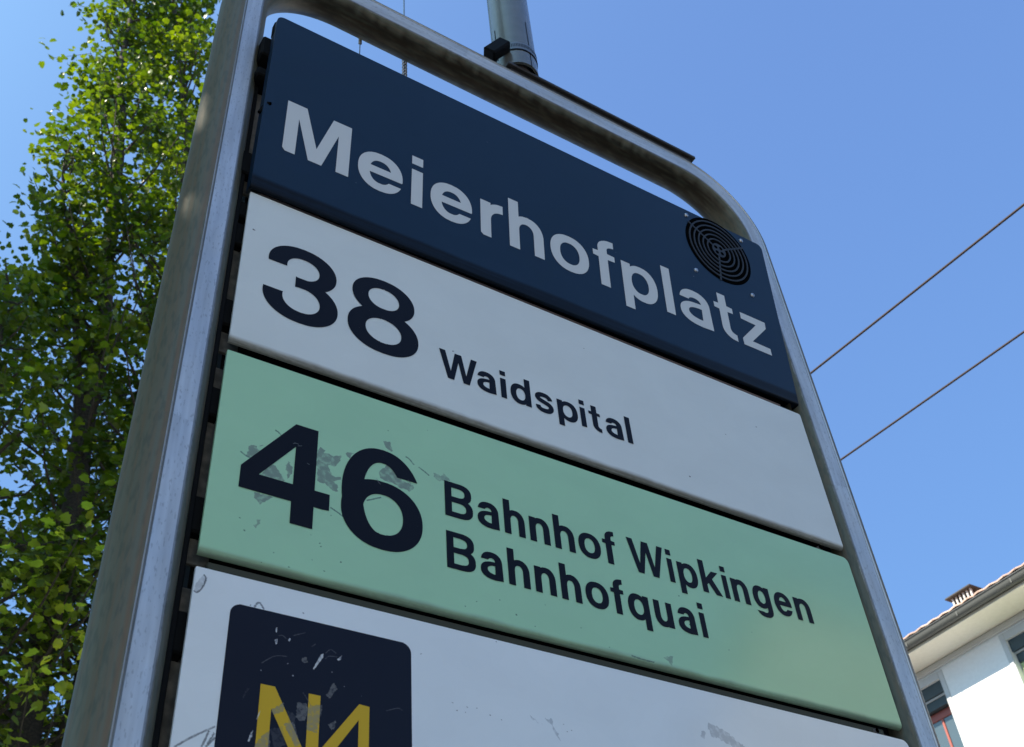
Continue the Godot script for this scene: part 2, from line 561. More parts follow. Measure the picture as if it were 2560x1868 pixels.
func build_sign() -> void:
	var sign := thing("bus_stop_sign", "grey steel bus stop sign frame with stacked name and line panels", "bus stop sign")
	# --- bent steel tube
	# clean zinc on the flattened front strip, an olive film of algae and dirt on the rest
	var gal := Image.create(480, 1024, false, Image.FORMAT_RGB8)
	var orm := Image.create(480, 1024, false, Image.FORMAT_RGB8)
	var n1 := noise(FastNoiseLite.TYPE_CELLULAR, 0.035, 3, 2)
	var n2 := noise(FastNoiseLite.TYPE_SIMPLEX, 0.02, 4, 4)
	var n3 := noise(FastNoiseLite.TYPE_SIMPLEX, 0.11, 5, 3)
	for y in 1024:
		for x in 480:
			var k := x / 8.0                      # place on the profile, 60 round the tube
			var wob := n2.get_noise_2d(0.0, y * 0.8) * 0.35 + n3.get_noise_2d(x, y) * 0.25
			var zinc := 0.80 + n1.get_noise_2d(x, y) * 0.04 + n2.get_noise_2d(x * 2.0, y * 0.25) * 0.06
			if n3.get_noise_2d(x * 1.1, y * 0.7 + 300.0) > 0.56:
				zinc *= 0.88
			var c := Color(zinc * 0.97, zinc * 0.99, zinc * 1.0)
			var streak := n2.get_noise_2d(x * 3.0 + 900.0, y * 0.12)
			var film := Color(0.385, 0.405, 0.36).lerp(Color(0.41, 0.385, 0.325), clampf(0.5 + streak * 0.8, 0.0, 1.0))
			film = film.lerp(Color(0.32, 0.345, 0.31), clampf(n3.get_noise_2d(x * 0.5, y * 0.3) * 1.2, 0.0, 0.7))
			var t := clampf((k + wob * 0.5 - 7.9) / 0.7, 0.0, 1.0)
			t *= 1.0 - 0.4 * clampf((k - 30.0) / 10.0, 0.0, 1.0) * clampf((44.0 - k) / 4.0, 0.0, 1.0)
			var rust := clampf(1.0 - absf(k + wob * 0.6 - 59.0) / 0.9, 0.0, 1.0)
			c = c.lerp(film, t)
			c = c.lerp(Color(0.43, 0.36, 0.29), rust * 0.7)
			if k > 0.9 and k < 2.4:
				c = c * 0.62
			if k > 7.5 and k < 8.3:
				c = c * 0.7
			gal.set_pixel(x, y, c)
			orm.set_pixel(x, y, Color(1.0, lerpf(0.36 + n2.get_noise_2d(x, y * 0.5) * 0.1, 0.5, t), lerpf(0.45, 0.15, t)))
	var steel := mat(Color.WHITE, 1.0, 1.0, 0.4)
	gal.generate_mipmaps()
	steel.albedo_texture = ImageTexture.create_from_image(gal)
	var orm_t := ImageTexture.create_from_image(orm)
	steel.roughness_texture = orm_t
	steel.roughness_texture_channel = BaseMaterial3D.TEXTURE_CHANNEL_GREEN
	steel.metallic_texture = orm_t
	steel.metallic_texture_channel = BaseMaterial3D.TEXTURE_CHANNEL_BLUE
	steel.vertex_color_use_as_albedo = true
	part("frame_tube", frame_mesh(), steel, sign)
	# --- panels
	var ink := mat(lin(0.009, 0.011, 0.018), 0.35, 0.0, 0.2)
	var px := 2.56
	# name panel, leaning forward
	var bh := 0.3051
	var bim := Image.create(1024, 420, false, Image.FORMAT_RGB8)
	bim.fill(lin(0.0125, 0.032, 0.066))
	faint(bim, 31, 0.04)
	grime_and_shade(bim, 1.28, bh * 1000 - 3, lin(0.003, 0.004, 0.006), 41, 0.9)  # fold painted near-black to hold down the light from below
	specks(bim, 1.28, [500, 170, 690, 230, 640, 148, 300, 60, 120, 250], lin(0.16, 0.17, 0.19), 5, 0.8)
	var bb := Basis(Vector3.UP, 0.0024) * Basis(Vector3.BACK, 0.0146) * Basis(Vector3.RIGHT, 0.0944)
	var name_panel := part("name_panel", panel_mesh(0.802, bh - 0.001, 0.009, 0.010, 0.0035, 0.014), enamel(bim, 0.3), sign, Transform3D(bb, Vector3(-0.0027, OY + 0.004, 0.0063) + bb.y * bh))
	name_panel.set_meta("label", "dark blue panel with the stop's name in grey letters")
	var grey := mat(lin(0.60, 0.635, 0.655), 0.45, 0.0, 0.26)
	write(name_panel, [["M", 27.5, 109.3], ["e", 120.4, 179.2], ["i", 191.0, 206.2], ["e", 217.3, 275.6], ["r", 288.0, 321.0], ["h", 330.0, 382.0], ["o", 392.5, 453.0], ["f", 461.8, 497.4], ["p", 508.3, 567.0], ["l", 579.3, 594.4], ["a", 605.7, 661.8], ["t", 671.6, 706.0], ["z", 716.0, 768.8]], 72.2 - bh * 1000, 85.2, 15.0, 13.0, grey)
	speaker(name_panel, 0.7032, 0.2457 - bh)
	# white line panel
	var wim := Image.create(2048, int(224.8 * px), false, Image.FORMAT_RGB8)
	wim.fill(lin(0.685, 0.725, 0.715))
	faint(wim, 32, 0.016)
	grime_and_shade(wim, px, 213.0, lin(0.12, 0.115, 0.095), 42, 0.75)
	specks(wim, px, [9, 58, 244, 128, 430, 40, 640, 96, 702, 60, 560, 190], lin(0.06, 0.06, 0.06), 6, 1.2)
	var white := part("line_panel", panel_mesh(0.8, 0.2160, 0.001, 0.003, 0.0056, 0.0032), enamel(wim, 0.18, 0.36), sign, Transform3D(Basis(), Vector3(0, OY, 0)))
	white.set_meta("label", "white panel for line 38")
	write(white, [["3", 25.5, 107.2], ["8", 118.3, 201.0]], -168.0, 108.0, 20.0, 15.0, ink)
	write(white, [["W", 226.2, 273.4], ["a", 272.4, 296.2], ["i", 302.3, 309.6], ["d", 315.0, 341.6], ["s", 346.9, 371.5], ["p", 377.1, 404.7], ["i", 408.7, 415.9], ["t", 421.0, 437.1], ["a", 443.8, 467.9], ["l", 473.5, 481.2]], -171.0, 39.8, 7.5, 6.3, ink)
	# green line panel
	var gim := Image.create(2048, int(224.8 * px), false, Image.FORMAT_RGB8)
	gim.fill(lin(0.385, 0.645, 0.41))
	faint(gim, 33, 0.016)
	var res := lin(0.20, 0.27, 0.21)
	var torn := [[31,103,37,101,40,105,38,109,36,115,32,116,30,115,31,109], [55,116,58,119,66,130,62,132,52,133,44,131,49,122], [67,108,69,107,70,112,72,112,73,117,69,126,68,127,68,121,66,114],
		[98,80,102,82,101,86,110,86,118,83,117,91,112,98,105,99,110,109,119,108,118,111,111,115,116,118,116,125,109,124,104,120,97,119,95,102,95,85],
		[122,78,131,75,127,81,126,84], [162,50,168,48,169,53,172,59,166,59,163,56], [165,77,169,76,177,82,181,91,192,92,193,94,188,100,178,99,171,96,159,96,157,89,162,82],
		[40,151,56,150,52,155,46,161,43,158,41,157], [45,178,48,177,47,181,44,185,42,184,45,180], [215,73,216,69,223,70,227,66,230,69,233,72,227,75,222,77,219,76], [469,209,480,205,477,216,474,212]]
	for i in torn.size():
		fill(gim, px, pg(torn[i]), res, 0.95 if i < 8 else 0.7, 0.9, 100 + i)
	for e in [[185,60,189,62,194,67], [145,125,152,121,159,117], [53,77,57,79,59,81], [199,68,205,71,210,74], [428,216,440,217,455,217], [110,144,117,147,123,150], [24,112,29,115,34,116]]:
		line(gim, px, pg(e), 0.9, lin(0.09, 0.15, 0.12), 0.7, 300 + int(e[0]))
	specks(gim, px, [30,180,35,191,93,178,102,184,103,187,111,152,122,197,107,210,52,217,76,215,96,202,62,205,166,35,210,18,256,201,281,193,332,185,244,209,298,204,318,211,371,200,402,213,512,162,505,130,600,150,560,180], lin(0.06, 0.10, 0.08), 7, 0.9)
	grime_and_shade(gim, px, 213.2, lin(0.13, 0.14, 0.105), 43, 0.6)
	var green := part("line_panel", panel_mesh(0.8, 0.2160, 0.001, 0.008, 0.0056, 0.0032), enamel(gim, 0.13, 0.45), sign, Transform3D(Basis(), Vector3(0, OY - 0.2352, 0)))
	green.set_meta("label", "pale green panel for line 46 with torn sticker residue")
	write(green, [["4", 25.5, 108.6], ["6", 119.6, 201.9]], -172.3, 109.2, 20.8, 16.0, ink)
	write(green, [["B", 226.5, 257.3], ["a", 262.4, 286.9], ["h", 292.7, 316.8], ["n", 322.3, 346.2], ["h", 351.8, 376.4], ["o", 381.2, 409.0], ["f", 412.5, 428.5], ["W", 445.2, 493.3], ["i", 497.0, 503.9], ["p", 510.2, 536.8], ["k", 541.9, 569.0], ["i", 573.1, 580.1], ["n", 585.6, 609.4], ["g", 616.0, 641.5], ["e", 647.8, 673.5], ["n", 679.1, 703.7]], -115.1, 40.8, 7.6, 6.4, ink)
	write(green, [["B", 226.5, 257.3], ["a", 262.4, 286.9], ["h", 292.8, 317.0], ["n", 322.8, 346.9], ["h", 352.7, 376.5], ["o", 381.8, 409.8], ["f", 413.5, 429.5], ["q", 433.8, 460.7], ["u", 467.0, 490.6], ["a", 497.2, 520.6], ["i", 527.4, 534.5]], -172.9, 40.6, 7.6, 6.4, ink)
	# scratches on the printed 4 and 6
	var scratch := mat(lin(0.13, 0.15, 0.16), 0.6)
	for s in [[70.5, -87, 73, -85.5, 76, -86], [75, -88, 79, -86.5], [85, -104, 87.5, -105], [154, -98, 156, -101, 158, -103], [187, -88, 190, -92], [40, -101, 43, -99]]:
		var v := []
		for k in range(0, s.size(), 2):
			v.append(Vector2(s[k], s[k + 1]))
		part("scratch", flat_mesh([[[1, stroke(v, 0.5)]]], 0.3), scratch, green, Transform3D(Basis(), Vector3(0, 0, 0.0009)))
	# white night line panel
	var tim := Image.create(2048, int(224.8 * px), false, Image.FORMAT_RGB8)
	tim.fill(lin(0.775, 0.82, 0.835))
	faint(tim, 34, 0.016)
	var mark := lin(0.13, 0.14, 0.15)
	fill(tim, px, pg([6,7,8,7,8,14,6,20,2,23,1,22,2,15]), lin(0.42, 0.44, 0.46), 0.7, 0.6, 401)
	line(tim, px, pg([7,6,9,9,8,15,6,20,3,23,1,22]), 0.7, mark, 0.8, 402)
	for e in [[3,146,14,137,30,126], [22,143,26,130], [25,142,31,134], [48,31,51,22,54,19,58,24], [26,140,30,131]]:
		line(tim, px, pg(e), 0.9, mark, 0.6, 410 + int(e[0]))
	for e in [[303,66,309,68,315,71,311,71], [318,65,327,64,326,71,330,75,332,82,329,79,325,69], [500,42,504,44,500,52,496,49], [511,33,519,35,533,39,541,45,554,50,570,57,590,66,575,68,543,55,525,49,511,46,508,38]]:
		fill(tim, px, pg(e), lin(0.33, 0.36, 0.39), 0.55, 1.3, 430 + int(e[0]))
	specks(tim, px, [91,19,198,31,47,23,231,75,239,75,263,73,241,70,250,69,338,67,346,71,274,75,341,73,227,69,274,2], mark, 9, 0.7)
	var night := part("line_panel", panel_mesh(0.8, 0.2160, 0.001, 0.008, 0.0056, 0.0032), enamel(tim, 0.13, 0.45), sign, Transform3D(Basis(), Vector3(0, OY - 0.4705, 0)))
	night.set_meta("label", "white panel with a dark badge in yellow print")
	var smear := [[91,96,99,95,98,109,94,110,91,108], [98,98,111,94,111,98,109,108,108,117,100,116], [117,109,123,104,123,109,120,113], [71,106,80,98,80,105,73,109], [81,115,89,112,95,128,91,130,86,122], [60,137,63,130,71,121,72,135], [114,86,120,73,123,78,118,87], [92,59,96,57,97,61,94,63], [48,102,50,93,52,93,49,100], [71,121,80,117,84,130,76,136], [84,104,90,106,91,126,86,124]]
	var flake := [[69,38,70,37,70,42,69,41], [69,48,71,47,71,51,70,52], [108,52,110,51,110,54,103,66,102,66], [122,53,126,49,125,53,123,54], [80,46,81,44,82,44,81,47], [55,133,56,128,58,124,58,128,56,133], [60,115,62,108,62,109,61,115]]
	var kx := 5.0
	var prints := []
	for c in [lin(0.011, 0.014, 0.026), lin(0.62, 0.40, 0.03)]:
		var im := Image.create(800, 950, false, Image.FORMAT_RGB8)
		im.fill(c)
		for i in smear.size():
			var p := pg(smear[i])
			for k in p.size():
				p[k] -= Vector2(31, 25)
			fill(im, kx, p, lin(0.24, 0.235, 0.22), 0.30 if i in [8, 9, 10] else 0.68, 1.3, 500 + i)
		for i in flake.size():
			var p := pg(flake[i])
			for k in p.size():
				p[k] -= Vector2(31, 25)
			fill(im, kx, p, lin(0.6, 0.62, 0.63), 0.95, 0.5, 520 + i)
		for e in [[72,44,75,43,78,45], [84,41,90,38,94,36], [112,50,116,46,121,48], [100,47,103,44], [112,55,115,52,122,51], [166,88,176,84,180,85], [60,70,70,62,80,60], [95,87,99,92,102,97]]:
			var p := pg(e)
			for k in p.size():
				p[k] -= Vector2(31, 25)
			line(im, kx, p, 0.45, lin(0.16, 0.16, 0.165), 0.5, 540 + int(e[0]))
		var sp := []
		for v in [81,66,86,75,129,75,144,80,60,76,118,65]:
			sp.append(v - (31 if sp.size() % 2 == 0 else 25))
		specks(im, kx, sp, lin(0.55, 0.56, 0.57), 11, 0.7)
		prints.append(enamel(im, 0.32))
	var area := Rect2(31, -25, 160, 190)
	var round_badge := [[[1, rc(31, -140, 188.6, -33.5)], [1, rc(40, -170, 179.5, -24.5)], [1, el(31, -42.5, 49, -24.5, 2.0)], [1, el(170.6, -42.5, 188.6, -24.5, 2.0)], [1, rc(31, -190, 188.6, -130)]]]
	part("line_badge", flat_mesh(round_badge, 0.6, area), prints[0], night, Transform3D(Basis(), Vector3(0, 0, 0.0003)))
	part("letter", flat_mesh(glyph("N", 60.7, 109.4, -153.5, 66.5, 9.8, 9.0), 0.6, area), prints[1], night, Transform3D(Basis(), Vector3(0, 0, 0.0006)))
	part("letter", flat_mesh([[[1, pg([142.2, -87.3, 151, -87.6, 151, -130, 158.5, -130, 158.5, -139, 151, -139, 151, -153.5, 141.7, -153.5, 141.7, -139, 110, -139, 110, -131])], [-1, pg([142, -100.5, 142, -130, 121.5, -130])]]], 0.6, area), prints[1], night, Transform3D(Basis(), Vector3(0, 0, 0.0006)))
	# a fourth panel, below the picture
	var plain := Image.create(64, 64, false, Image.FORMAT_RGB8)
	plain.fill(lin(0.7, 0.72, 0.73))
	part("line_panel", panel_mesh(0.8, 0.2160, 0.001, 0.008, 0.0056, 0.0032), enamel(plain, 0.25), sign, Transform3D(Basis(), Vector3(0, OY - 0.7058, 0)))
	# --- panels of the far side, closing the box
	var back := mat(lin(0.26, 0.24, 0.215), 0.7)
	tint(back, 0.01, lin(0.21, 0.195, 0.175), lin(0.32, 0.30, 0.27), 3.0, 61)
	for k in 5:
		var y: float = [OY + 0.30, OY, OY - 0.2352, OY - 0.4705, OY - 0.7058][k]
		var h: float = [0.296, 0.228, 0.228, 0.228, 0.228][k]
		var st := begin()
		box(st, Vector3(-0.001, y - h, -0.050), Vector3(0.801, y, -0.043), 0.002)
		part("rear_panel", done(st), back, sign)
	# --- black backings in place of dark gap interiors, rail lips, clamps that hold the panels to the tube
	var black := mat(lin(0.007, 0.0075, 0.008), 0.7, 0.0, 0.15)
	var olive := mat(lin(0.055, 0.058, 0.042), 0.6, 0.0, 0.25)
	var brown := mat(lin(0.22, 0.17, 0.165), 0.45)
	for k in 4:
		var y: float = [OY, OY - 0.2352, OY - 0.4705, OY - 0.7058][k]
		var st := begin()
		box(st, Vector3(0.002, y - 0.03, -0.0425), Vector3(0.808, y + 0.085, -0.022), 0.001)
		part("dark_gap_backing", done(st), black, sign)  # black box darkens the gap and closes it to the sky
		var lip: Array = [[0.0084, 0.0108], [-0.012, 0.003], [-0.012, 0.0098], [-0.012, 0.0098]][k]
		st = begin()
		box(st, Vector3(0.010, y + lip[0], -0.0215), Vector3(0.772, y + lip[1], -0.0045), 0.0010)
		part("rail_lip", done(st), brown if k == 0 else olive, sign)
		if k > 0:
			st = begin()
			tube(st, [Vector3(0.757, y + 0.0045, -0.010), Vector3(0.757, y + 0.0045, -0.001)], [0.0035, 0.0028], 10)
			part("bolt", st.commit(), mat(lin(0.22, 0.18, 0.17), 0.5, 0.3), sign)
	var y_clamps := [[0.305, 0.026, 0.012], [0.287, 0.016, 0.009], [0.262, 0.038, 0.016], [0.212, 0.016, 0.011], [0.052, 0.038, 0.018], [-0.022, 0.024, 0.014], [-0.062, 0.034, 0.016], [-0.178, 0.036, 0.018], [-0.293, 0.034, 0.017], [-0.416, 0.036, 0.018], [-0.524, 0.036, 0.017], [-0.640, 0.034, 0.017]]
	for c in y_clamps:
		var lean := maxf(0.0, c[0]) * 0.0944
		if c[0] > 0.28:
			var st := begin()
			box(st, Vector3(-0.0075 + (0.003 if c[1] < 0.02 else 0.0), OY + c[0] - c[1], lean - 0.012), Vector3(0.004, OY + c[0], lean - 0.002), 0.001)
			part("clip", done(st), black, sign)
			continue
		for side in [0, 1]:
			var st := begin()
			if side == 0:
				box(st, Vector3(-0.016, OY + c[0] - c[1] / 2, -0.034), Vector3(0.0035, OY + c[0] + c[1] / 2, lean - 0.008), 0.002)
			else:
				box(st, Vector3(0.798, OY + c[0] - c[1] / 2, -0.034), Vector3(0.810, OY + c[0] + c[1] / 2, lean - 0.012), 0.002)
			part("clamp", done(st), black, sign)
	var plate := tint(mat(Color.WHITE, 0.6, 0.0, 0.3), 0.02, lin(0.19, 0.19, 0.18), lin(0.27, 0.265, 0.25), 6.0, 62)
	var plate_dark := tint(mat(Color.WHITE, 0.6, 0.0, 0.3), 0.02, lin(0.055, 0.055, 0.05), lin(0.12, 0.115, 0.10), 6.0, 63)
	for e in [[0.255, 0.218, 0.9], [0.206, 0.062, 0.9], [0.041, 0.012, 0.0], [-0.082, -0.158, 0.0], [-0.20, -0.226, 0.0], [-0.247, -0.272, 0.0], [-0.313, -0.396, 0.0], [-0.436, -0.46, 0.0], [-0.482, -0.504, 0.0], [-0.545, -0.62, 0.0]]:
		var st := begin()
		box(st, Vector3(-0.0052, OY + e[1], -0.019), Vector3(0.014, OY + e[0], -0.015), 0.0006)
		part("hanger_plate", done(st), plate if e[2] > 0.0 else plate_dark, sign)
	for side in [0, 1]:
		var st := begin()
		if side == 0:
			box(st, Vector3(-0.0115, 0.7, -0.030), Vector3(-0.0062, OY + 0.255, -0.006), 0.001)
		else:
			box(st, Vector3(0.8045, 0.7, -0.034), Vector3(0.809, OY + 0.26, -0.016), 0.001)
		part("black_strip", done(st), black, sign)  # plain black strip along the gap on either side
	var hook := begin()
	tube(hook, [Vector3(-0.0065, OY + 0.128, 0.012), Vector3(-0.0035, OY + 0.139, 0.0145), Vector3(0.0005, OY + 0.1425, 0.0185), Vector3(0.0025, OY + 0.1405, 0.0205)], [0.0022, 0.0018, 0.0022, 0.002], 8)
	part("wire_hook", hook.commit(), black, sign)
	# --- flat rail on top of the cross tube
	var st := begin()
	box(st, Vector3(0.365, OY + 0.5385, -0.046), Vector3(0.737, OY + 0.5445, 0.0075), 0.0012)
	box(st, Vector3(0.372, OY + 0.5300, -0.030), Vector3(0.730, OY + 0.5383, 0.0015), 0.0008)
	part("top_rail", done(st), mat(lin(0.035, 0.032, 0.032), 0.5), sign)

func frame_mesh() -> ArrayMesh:      # round tube flattened along the face towards the reader, bent to a U
	var xl := -0.0373
	var xr := 0.8322
	var yb := OY + 0.5078
	var r := 0.1375
	var zc := -0.0192
	var rt := 0.0293
	var path := []
	for k in 31:
		path.append([Vector2(xl, lerpf(0.0, yb - r, k / 30.0)), Vector2(0, 1)])
	for k in range(1, 21):
		var a := PI / 2 * k / 20.0
		path.append([Vector2(xl + r - r * cos(a), yb - r + r * sin(a)), Vector2(sin(a), cos(a))])
	for k in range(1, 81):
		path.append([Vector2(lerpf(xl + r, xr - r, k / 80.0), yb), Vector2(1, 0)])
	for k in range(1, 21):
		var a := PI / 2 * k / 20.0
		path.append([Vector2(xr - r + r * sin(a), yb - r + r * cos(a)), Vector2(cos(a), -sin(a))])
	for k in range(1, 31):
		path.append([Vector2(xr, lerpf(yb - r, 0.0, k / 30.0)), Vector2(0, -1)])
	var prof := []                    # angle from the front, positive towards the inside of the frame
	for d in [-12.0, -9.4, -7.0, -5.0]:
		prof.append(d)
	for d in [4.0, 12.0, 20.0, 28.0, 36.0]:
		prof.append(d)
	var d := 42.0
	while d < 347.0:
		prof.append(d)
		d += 6.0
	var pt := func(deg: float) -> Vector2:    # (inward, forward)
		var a := deg_to_rad(deg)
		var rr := rt
		var w := deg
		if w > -12.5 and w < 36.5:
			rr = rt * cos(deg_to_rad(24.0)) / cos(deg_to_rad(w - 12.0))
		if is_equal_approx(w, -9.4):
			rr -= 0.0012
		return Vector2(sin(a) * rr, cos(a) * rr)
	var dn := noise(FastNoiseLite.TYPE_SIMPLEX, 9.0, 17, 4)
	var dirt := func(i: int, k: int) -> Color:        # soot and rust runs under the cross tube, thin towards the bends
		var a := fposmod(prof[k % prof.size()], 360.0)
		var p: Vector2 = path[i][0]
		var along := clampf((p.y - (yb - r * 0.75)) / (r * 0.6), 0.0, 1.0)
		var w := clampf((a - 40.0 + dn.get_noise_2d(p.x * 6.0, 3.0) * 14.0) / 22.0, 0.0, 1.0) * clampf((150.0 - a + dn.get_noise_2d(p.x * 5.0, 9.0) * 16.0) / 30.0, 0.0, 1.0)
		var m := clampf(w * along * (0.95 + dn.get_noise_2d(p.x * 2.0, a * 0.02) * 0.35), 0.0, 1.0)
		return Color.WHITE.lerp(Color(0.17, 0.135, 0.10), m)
	var st := begin()
	var len := 0.0
	for i in path.size() - 1:
		var l2: float = len + path[i][0].distance_to(path[i + 1][0])
		for k in prof.size():
			var k2 := (k + 1) % prof.size()
			var pa: Vector2 = pt.call(prof[k])
			var pb: Vector2 = pt.call(prof[k2])
			st.set_smooth_group(1 if k >= 3 and k < 8 else (2 if k >= 8 else -1))
			var q := []
			for e in [[i, pa, k], [i, pb, k + 1], [i + 1, pb, k + 1], [i + 1, pa, k]]:
				var c: Vector2 = path[e[0]][0]
				var t: Vector2 = path[e[0]][1]
				var inw := Vector2(t.y, -t.x)
				q.append([Vector3(c.x + inw.x * e[1].x, c.y + inw.y * e[1].x, zc + e[1].y), Vector2(float(e[2]) / prof.size(), (len if e[0] == i else l2) * 0.9), dirt.call(e[0], e[2])])
			for j in [0, 3, 2, 0, 2, 1]:
				st.set_color(q[j][2])
				st.set_uv(q[j][1])
				st.add_vertex(q[j][0])
		len = l2
	return done(st)

func speaker(panel: Node3D, cx: float, cy: float) -> void:     # round loudspeaker opening behind a slotted cover
	var r := 0.0625
	var at := Transform3D(Basis(), Vector3(cx, cy, 0))
	var grille := part("speaker_grille", flat_mesh([[[1, el(-62.5, -62.5, 62.5, 62.5, 2.0)]]], 1.0), mat(lin(0.002, 0.0025, 0.003), 0.9, 0.0, 0.05), panel, Transform3D(Basis(), Vector3(cx, cy, 0.0003)))
	var navy := mat(lin(0.030, 0.036, 0.044), 0.45, 0.0, 0.3)
	var ring := func(ro: float, ri: float) -> ArrayMesh:
		var st := begin()
		lathe(st, [Vector2(ri, 0.0001), Vector2(ri + 0.0002, 0.0012), Vector2(ro - 0.0002, 0.0012), Vector2(ro, 0.0001)], 64, Transform3D(Basis(Vector3.RIGHT, PI / 2), Vector3.ZERO))
		return st.commit()
	for f in [0.885, 0.75, 0.615, 0.48, 0.345]:
		part("grille_ring", ring.call(r * f + 0.0014, r * f - 0.0014), navy, grille)
	var hub := [[[1, el(-13.2, -13.2, 13.2, 13.2, 2.0)]]]
	for a in [0.9, 2.47, 4.04, 5.61]:
		var p := Vector2.from_angle(a) * 7.0
		hub[0].append([-1, el(p.x - 3.3, p.y - 3.3, p.x + 3.3, p.y + 3.3, 2.0)])
	part("grille_hub", flat_mesh(hub, 0.4), navy, grille, Transform3D(Basis(), Vector3(0, 0, 0.0012)))
	for a in [147.0, 30.5, -97.0]:
		var st := begin()
		box(st, Vector3(0.0125, -0.0016, 0.0002), Vector3(r + 0.001, 0.0016, 0.0010), 0.0003)
		part("grille_spoke", done(st), navy, grille, Transform3D(Basis(Vector3.BACK, deg_to_rad(a)), Vector3.ZERO))
	var chrome := mat(lin(0.55, 0.56, 0.58), 0.28, 0.9)
	for p in [[0.6488, 0.2921], [0.7572, 0.2933], [0.6481, 0.1802], [0.7558, 0.1808]]:
		var st := begin()
		var turn := Transform3D(Basis(Vector3.RIGHT, PI / 2), Vector3.ZERO)
		lathe(st, [Vector2(0.0000, 0.0012), Vector2(0.0012, 0.0012), Vector2(0.0013, 0.0024), Vector2(0.0022, 0.0023), Vector2(0.0032, 0.0014), Vector2(0.0036, 0.0)], 18, turn)
		part("screw", st.commit(), chrome, panel, Transform3D(Basis(), Vector3(p[0], p[1] - 0.3051, 0.0002)))

func build_mast() -> void:
	var x := 0.398
	var z := -0.0185
	var y0 := OY + 0.548
	var mast := thing("mast_pole", "pale grey tubular mast with hose clamp standing on the sign's top tube", "pole", Vector3(x, y0, z))
	var paint := mat(lin(0.36, 0.38, 0.38), 0.25, 0.35)
	tint(paint, 0.012, lin(0.15, 0.158, 0.15), lin(0.18, 0.188, 0.18), 4.0, 71)
	var st := begin()
	var r := 0.0343
	lathe(st, [Vector2(r - 0.004, 1.9), Vector2(r - 0.004, 0.0), Vector2(r, 0.0), Vector2(r, 1.9), Vector2(0.0, 1.9)], 48)
	part("pole_tube", st.commit(), paint, mast)
	st = begin()
	lathe(st, [Vector2(0.0, 0.3), Vector2(0.024, 0.3), Vector2(0.024, -0.0035), Vector2(0.0, -0.0035)], 32)
	part("stub", st.commit(), mat(lin(0.16, 0.13, 0.12), 0.6), mast)
	var dark := mat(lin(0.006, 0.007, 0.009), 0.55, 0.0, 0.2)
	# two slits, running down to the end of the pole
	for s in [[-88.3, 0.120, 0.03, 0.0009], [8.9, 0.132, 0.0, 0.0008]]:
		var a := deg_to_rad(s[0])
		st = begin()
		box(st, Vector3(-s[3], s[2], r - 0.001), Vector3(s[3], s[1], r + 0.0003), 0.0)
		part("slit", done(st), dark, mast, Transform3D(Basis(Vector3.UP, a), Vector3.ZERO))
	# hose clamp with its slotted band
	var band := part("hose_clamp", null, mat(lin(0.16, 0.18, 0.20), 0.4, 0.5), mast, Transform3D(Basis(), Vector3(0, 0.0470, 0)))
	st = begin()
	lathe(st, [Vector2(r - 0.001, 0.0095), Vector2(r + 0.0013, 0.0095), Vector2(r + 0.0013, -0.0095), Vector2(r - 0.001, -0.0095)], 64)
	band.mesh = st.commit()
	st = begin()
	for k in 34:
		var a := deg_to_rad(-46.0 + k * 4.2)
		var b := Basis(Vector3.UP, a)
		var c := b * Vector3(0, 0.0005, r + 0.0012)
		for f in [[Vector3(-0.0005, -0.0045, 0.0003), Vector3(-0.0005, 0.0045, 0.0003), Vector3(0.0005, 0.0045, 0.0003), Vector3(0.0005, -0.0045, 0.0003)]]:
			face(st, [c + b * f[0], c + b * f[1], c + b * f[2], c + b * f[3]], Vector3.ZERO)
	var slots := part("clamp_slots", done(st), dark, band)
	slots.set_meta("kind", "stuff")
	st = begin()
	tube(st, [Vector3(0, 0.0375, 0), Vector3(0, 0.0350, 0)], [r + 0.0012, r + 0.0008], 48)
	part("gasket", st.commit(), dark, mast)
	st = begin()
	box(st, Vector3(-0.024, -0.0115, -0.010), Vector3(0.018, 0.0115, 0.010), 0.0025)
	part("clamp_screw_housing", done(st), dark, mast, Transform3D(Basis(Vector3.UP, deg_to_rad(-30.0)) * Basis(Vector3.BACK, deg_to_rad(48.0)), Vector3(-0.046, 0.028, 0.020)))

func build_rods() -> void:
	var steel := mat(lin(0.34, 0.36, 0.38), 0.3, 0.8)
	for e in [[0.537, 0.00125, 0.62, "tall thin wire rod with a coiled spring foot rising behind the top tube", 0.0042], [0.444, 0.0008, 0.40, "thinner short wire rod left of the coiled one behind the dark blue panel", 0.0022]]:
		var z := -0.047
		var zz := CAM.z - z
		var x: float = CAM.x + e[0] * zz
		var y0 := OY + 0.30
		var o := thing("wire_rod", e[3], "wire rod", Vector3(x, y0, z), "wire rods behind the sign")
		part("rod", tube_mesh([Vector3.ZERO, Vector3(0, 0.25, 0), Vector3(0.0005, e[2], 0)], e[1], 8), steel, o)
		var coil := []
		var top := 0.158 + (0.068 if e[4] > 0.003 else 0.052)
		var turns := 15 if e[4] > 0.003 else 9
		for k in turns * 10 + 1:
			var a := TAU * k / 10.0
			coil.append(Vector3(cos(a) * e[4] * 0.75, lerpf(0.10 if e[4] > 0.003 else 0.185, top, k / (turns * 10.0)), sin(a) * e[4] * 0.75))
		part("spring", tube_mesh(coil, 0.0011, 6), steel, o)

